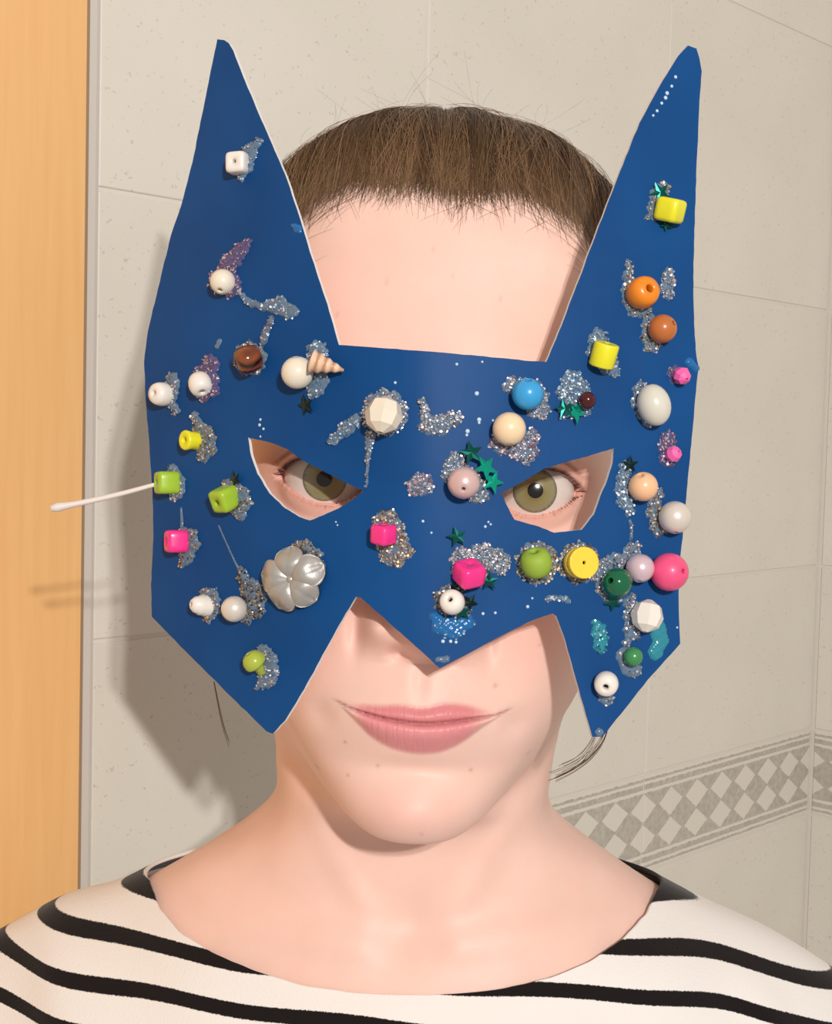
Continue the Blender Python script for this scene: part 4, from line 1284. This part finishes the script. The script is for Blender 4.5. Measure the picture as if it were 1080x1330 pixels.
B('cube_bead', 217, 627, 14.5, 'cube', 'lime', (-.9, -.45, .0), 'lime green cube bead holding the white stick', k=1.0, hole=.3)
B('cube_bead', 292, 648, 15, 'cube', 'lime', (-.55, -.6, -.35), 'lime green cube bead beside the left eye hole', k=1.0, hole=.25)
B('cube_bead', 229, 703, 14.5, 'cube', 'pink', (-.9, -.4, .0), 'pink cube bead near the left edge under the green ones', k=.95, hole=.3)
B('ridged_bead', 260, 786, 14.5, 'turban', 'white', (-.9, -.6, .15), 'small white ridged bead left of the pearl')
B('pearl_bead', 304, 791, 17, 'round', 'pearl', (0, 0, 1), 'white pearl left of the silver flower', hole=.08)
B('mushroom_bead', 330, 859, 15.5, 'mushroom', 'moss', (-.55, -.45, .75), 'green mushroom-shaped bead on the lower left point')
B('faceted_bead', 498, 539, 25, 'facet', 'cream', (.2, .3, 1), 'large white faceted bead in the middle of the forehead', spin=10)
B('cube_bead', 498, 694, 13.5, 'cube', 'pink', (.05, -.2, 1), 'pink cube bead turned on its corner at the nose bridge', k=.95, spin=35)
B('round_bead', 661, 557, 21.5, 'round', 'beige', (0, .2, 1), 'beige round bead below the sky blue one', hole=.1)
B('round_bead', 685, 512, 20.5, 'round', 'sky', (.0, -.55, 1), 'sky blue round bead with its hole on top', hole=.26)
B('pearl_bead', 602, 627, 21, 'round', 'rosepearl', (-.05, -1, -.45), 'rosy pearl with a hole beside teal stars', hole=.13)
B('cube_bead', 609, 745, 17, 'cube', 'pink', (.1, -.55, 1), 'pink cube bead low on the nose', k=.85, hole=.14, spin=20)
B('round_bead', 587, 782, 16, 'barrel', 'white', (-.25, -.9, .35), 'white bead under the pink cube with dark stars', k=.85, hole=.2)
B('round_bead', 696, 731, 20, 'barrel', 'olive', (-.2, -.45, .9), 'olive green wooden bead under the right eye hole', k=.85, hole=.2)
B('cap_bead', 754, 731, 20.5, 'cap', 'gold', (.32, -1, .05), 'yellow two-tier round bead between olive and dark green', k=.55)
B('cube_bead', 870, 273, 16, 'cube', 'yellow', (.2, -.25, 1), 'yellow cube bead alone high on the right ear', k=.95, spin=15)
B('barrel_bead', 834, 380, 20, 'barrel', 'orange', (.45, -1, .2), 'orange barrel bead on the right ear', k=.9, hole=.26)
B('round_bead', 860, 427, 18.5, 'round', 'brown', (.75, -.7, .35), 'brown round bead below the orange bead')
B('cylinder_bead', 784, 461, 16.5, 'cyl', 'yellow', (.25, -.3, 1), 'yellow cylinder bead at the inner root of the right ear', k=.95)
B('round_bead', 762, 520, 11.5, 'round', 'wine', (.3, -.3, 1), 'small dark red bead in glitter above the right eye', hole=.1)
B('round_bead', 885, 488, 12, 'facet', 'candy', (.4, -.8, -.5), 'small pink bead at the right edge by the white oval', hole=.2)
B('oval_bead', 849, 526, 21.5, 'oval', 'ivory', (-.28, -.05, 1), 'large ivory oval bead on the right side', k=1.27, hole=.06)
B('round_bead', 874, 590, 11, 'facet', 'candy', (.5, -.8, .3), 'small pink bead below the white oval', hole=.15)
B('round_bead', 835, 632, 19, 'round', 'peach', (-.3, -.65, .9), 'peach round bead right of the right eye hole', hole=.2)
B('pearl_bead', 876, 672, 21, 'round', 'pearl', (0, .3, 1), 'big white pearl at the right edge', hole=.06)
B('round_bead', 869, 743, 24.5, 'round', 'hot', (.62, -.85, .08), 'largest pink round bead at the right edge', hole=.14)
B('pearl_bead', 831, 738, 18.5, 'round', 'mauve', (.2, .4, 1), 'pinkish pearl between dark green and pink beads', hole=.06)
B('round_bead', 801, 757, 20, 'round', 'green', (-.6, -.85, .2), 'glossy dark green round bead', hole=.2)
B('faceted_bead', 840, 800, 21.5, 'facet', 'white', (.2, .25, 1), 'white faceted bead below the pinkish pearl', spin=15)
B('round_bead', 822, 853, 12.5, 'round', 'leaf', (-.2, .3, 1), 'small leaf green bead on the lower right point', hole=.08)
B('round_bead', 787, 888, 15.5, 'barrel', 'white', (-.2, -1, -.25), 'white bead lowest on the right point', k=.9, hole=.24)

# ---- white stick stuck in the green cube
a = on_mask(208, 627); a = px(206, 628, a[1] - 0.004)
b_ = px(66, 660, a[1] - 0.008)
sp_ = np.array([a + (b_ - a) * q + np.array([0, 0, -0.0006 * math.sin(q * 3)]) for q in np.linspace(0, 1, 16)])
rad = np.array([0.0007 + 0.00035 * q for q in np.linspace(0, 1, 16)]); rad[-2] = 0.0015; rad[-1] = 0.0010; rad[-3] = .0012
V, Fc = tubes((sp_ - a)[None], rad[None], 12)
nn = len(V)
Fc = [tuple(f) for f in Fc] + [tuple(range(12)), tuple(range(nn - 12, nn))]
tag(mesh_obj('stick', V, Fc, mat_simple('stick_white', srgb(226, 216, 210), 0.5), mask, loc=tuple(a - MASK0)), 'thin white stick poking out to the left')

# ---- shell
def shell():
    pts = on_mask(400, 470); d = pts[1] - 0.0085
    A = px(402, 468, d); Bq = px(446, 481, d - 0.0005)
    L = np.linalg.norm(Bq - A)
    R = []
    n = 40
    for i in range(n + 1):
        q = i / n
        r = (0.0033 * (1 - q) ** 0.8 + 0.0003) * (1 + 0.10 * math.sin(q * 26)) * min(1, 0.35 + q * 9)
        R.append((r, q * L, 2))
    V, Fc = bead_rings(R, 20)
    ang = np.arctan2(V[:, 1], V[:, 0])
    m, nt, b = new_mat('shell_striped')
    tc = nt.nodes.new('ShaderNodeTexCoord')
    w = nt.nodes.new('ShaderNodeTexWave'); w.bands_direction = 'Z'; w.inputs['Scale'].default_value = 130; w.inputs['Distortion'].default_value = 1.5
    nt.links.new(tc.outputs['Object'], w.inputs['Vector'])
    r = nt.nodes.new('ShaderNodeValToRGB')
    r.color_ramp.elements[0].color = srgb(190, 140, 104); r.color_ramp.elements[1].color = srgb(238, 208, 180)
    nt.links.new(w.outputs['Fac'], r.inputs['Fac']); nt.links.new(r.outputs['Color'], b.inputs['Base Color'])
    b.inputs['Roughness'].default_value = 0.35
    o = mesh_obj('shell', V, Fc, m, mask, loc=tuple(A - MASK0))
    o.rotation_euler = Vector(Bq - A).to_track_quat('Z', 'Y').to_euler()
    tag(o, 'tiny pointed brown-striped shell')
shell()

# ---- silver grey flower, five separate petals
def flower():
    c = on_mask(379, 753); n = mask_normal(c)
    c = px(379, 752, c[1] - 0.0038)
    V, Fc = bead_rings([(1e-5, .0021, 2), (.0009, .0019, 2), (.0014, .0012, 2), (.0015, 0, 2), (.0012, -.0012, 2), (1e-5, -.0012, 2)], 14)
    fo_ = mesh_obj('flower', V, [f[::-1] for f in Fc], BM['grey'], mask, loc=tuple(c - MASK0))
    nv = Vector(n + np.array([.14, 0, 0.0])).normalized()
    fo_.rotation_euler = (nv.to_track_quat('Z', 'Y')).to_euler()
    tag(fo_, 'silver grey flower with five rounded petals')
    R = 0.0106
    na, nb_ = 15, 15
    P_ = []
    for side in (0, 1):
        for i in range(na):
            q = i / (na - 1)
            for j in range(nb_):
                w = (j / (nb_ - 1)) * 2 - 1
                half = R * (0.05 + 0.43 * math.sin(math.pi * min(1, q * 0.80 + 0.02)) ** 0.75) * (1 if q < .72 else math.sqrt(max(0.0, 1 - ((q - .72) / .28) ** 2)) * 0.98 + .02)
                rr = R * q * (1.0 - 0.06 * (abs(w) < .16) * (q > .93))
                zc = 0.0013 * math.sin(math.pi * q * .95) + 0.0007 - 0.0020 * q ** 3
                z = zc + 0.0015 * (1 - w * w) * math.sin(math.pi * min(1, q + .1)) - 0.0007 * math.exp(-(w / .12) ** 2) * q - 0.0006 * abs(w) ** 4
                if side: z = min(z - 0.0012, -0.0006 - 0.001 * q)
                P_.append((half * w, rr, z))
    f1 = grid_faces(na, nb_, False)
    off = na * nb_
    f2 = f1[:, ::-1] + off
    rim = []
    idx = [j for j in range(nb_)] + [i * nb_ + nb_ - 1 for i in range(1, na)] + [(na - 1) * nb_ + j for j in range(nb_ - 2, -1, -1)] + [i * nb_ for i in range(na - 2, 0, -1)]
    for u, v in zip(idx, idx[1:] + idx[:1]): rim.append((u, v, v + off, u + off))
    F_ = [tuple(f) for f in f1[:, ::-1]] + [tuple(f) for f in f2] + rim
    first = None
    for k, a in enumerate((8, 80, 152, 224, 296)):
        if first is None:
            o = mesh_obj('petal', P_, F_, BM['grey'], fo_); first = o
        else:
            o = first.copy(); COL.objects.link(o); o.parent = fo_
        o.rotation_euler = (0, 0, math.radians(a + (4 if k % 2 else -3)))
        o.scale = (1 + 0.05 * ((k * 7) % 3 - 1), 1 + 0.06 * ((k * 5) % 3 - 1), 1)
flower()

# ---- foil stars
def foil(name, col):
    return mat_simple(name, col, 0.22, metal=0.75, coat=0.3)
TEAL = foil('foil_teal', srgb(0, 190, 160)); DTEAL = foil('foil_dark_teal', srgb(0, 92, 84)); DARK = foil('foil_dark', srgb(12, 44, 44))
def star(x, y, rpx, mat, rot, tilt=(0, 0), lift=0.0016, label=None):
    p = on_mask(x, y); n = mask_normal(p)
    r = rpx * p[1] / FPX; th = 0.00012
    pts = []
    for i in range(10):
        a = math.pi / 2 + i * math.pi / 5
        q = r if i % 2 == 0 else r * 0.42
        pts.append((q * math.cos(a), q * math.sin(a)))
    V = [(a, b, th) for a, b in pts] + [(a, b, -th) for a, b in pts] + [(0, 0, th * 3.0), (0, 0, -th)]
    Fc = []
    for i in range(10):
        j = (i + 1) % 10
        Fc += [(i, j, 20), (j + 10, i + 10, 21), (j, i, i + 10, j + 10)]
    c = px(x, y, p[1] - lift)
    o = mesh_obj('foil_star', V, Fc, mat, mask, smooth=False, loc=tuple(c - MASK0))
    nv = Vector((n[0] + tilt[0], n[1], n[2] + tilt[1])).normalized()
    o.rotation_euler = (nv.to_track_quat('Z', 'Y') @ Matrix.Rotation(math.radians(rot), 4, 'Z').to_quaternion()).to_euler()
    tag(o, label, group='foil stars on the blue mask')
star(612, 588, 17, DTEAL, 10, (.1, .3), .0030, 'teal foil star, topmost of three above the rosy pearl')
star(631, 607, 18, TEAL, 30, (.35, .3), .0036, 'brightest turquoise foil star right of the rosy pearl')
star(640, 626, 16, TEAL, 50, (.2, .0), .0028, 'teal foil star, lowest of three beside the rosy pearl')
star(593, 697, 14, DTEAL, 15, (-.1, .1), .0018, 'lone teal foil star on the nose')
star(635, 755, 13, DTEAL, 0, (-.2, -.1), .0022, 'dark teal foil star right of the low pink cube')
star(592, 768, 14, DARK, 20, (-.1, -.3), .0022, 'dark foil star between pink cube and white bead')
star(610, 782, 12, DARK, 40, (.1, -.1), .0020, 'dark foil star right of the white nose bead')
star(600, 795, 13, DTEAL, 5, (-.1, -.3), .0022, 'dark teal foil star below the white nose bead')
star(397, 526, 14, DARK, 12, (-.2, -.2), .0018, 'dark foil star below the striped shell')
star(305, 622, 11, DARK, 20, (-.2, -.1), .0018, 'dark foil star above the inner green cube')
star(857, 250, 15, DTEAL, 30, (-.2, -.2), .0020, 'teal foil star behind the high yellow cube')
star(865, 292, 9, DTEAL, 30, (-.2, -.2), .0016, 'teal foil star tip under the high yellow cube')
star(748, 535, 16, TEAL, 40, (.25, .05), .0022, 'green foil star under the small dark red bead')
star(733, 531, 14, DTEAL, 10, (-.1, .1), .0026, 'dark green foil star left of the dark red bead')
star(818, 603, 12, DARK, 0, (-.2, -.1), .0020, 'dark foil star above the peach bead')
star(796, 782, 13, DTEAL, 30, (-.2, -.2), .0018, 'dark teal foil star below the glossy green bead')
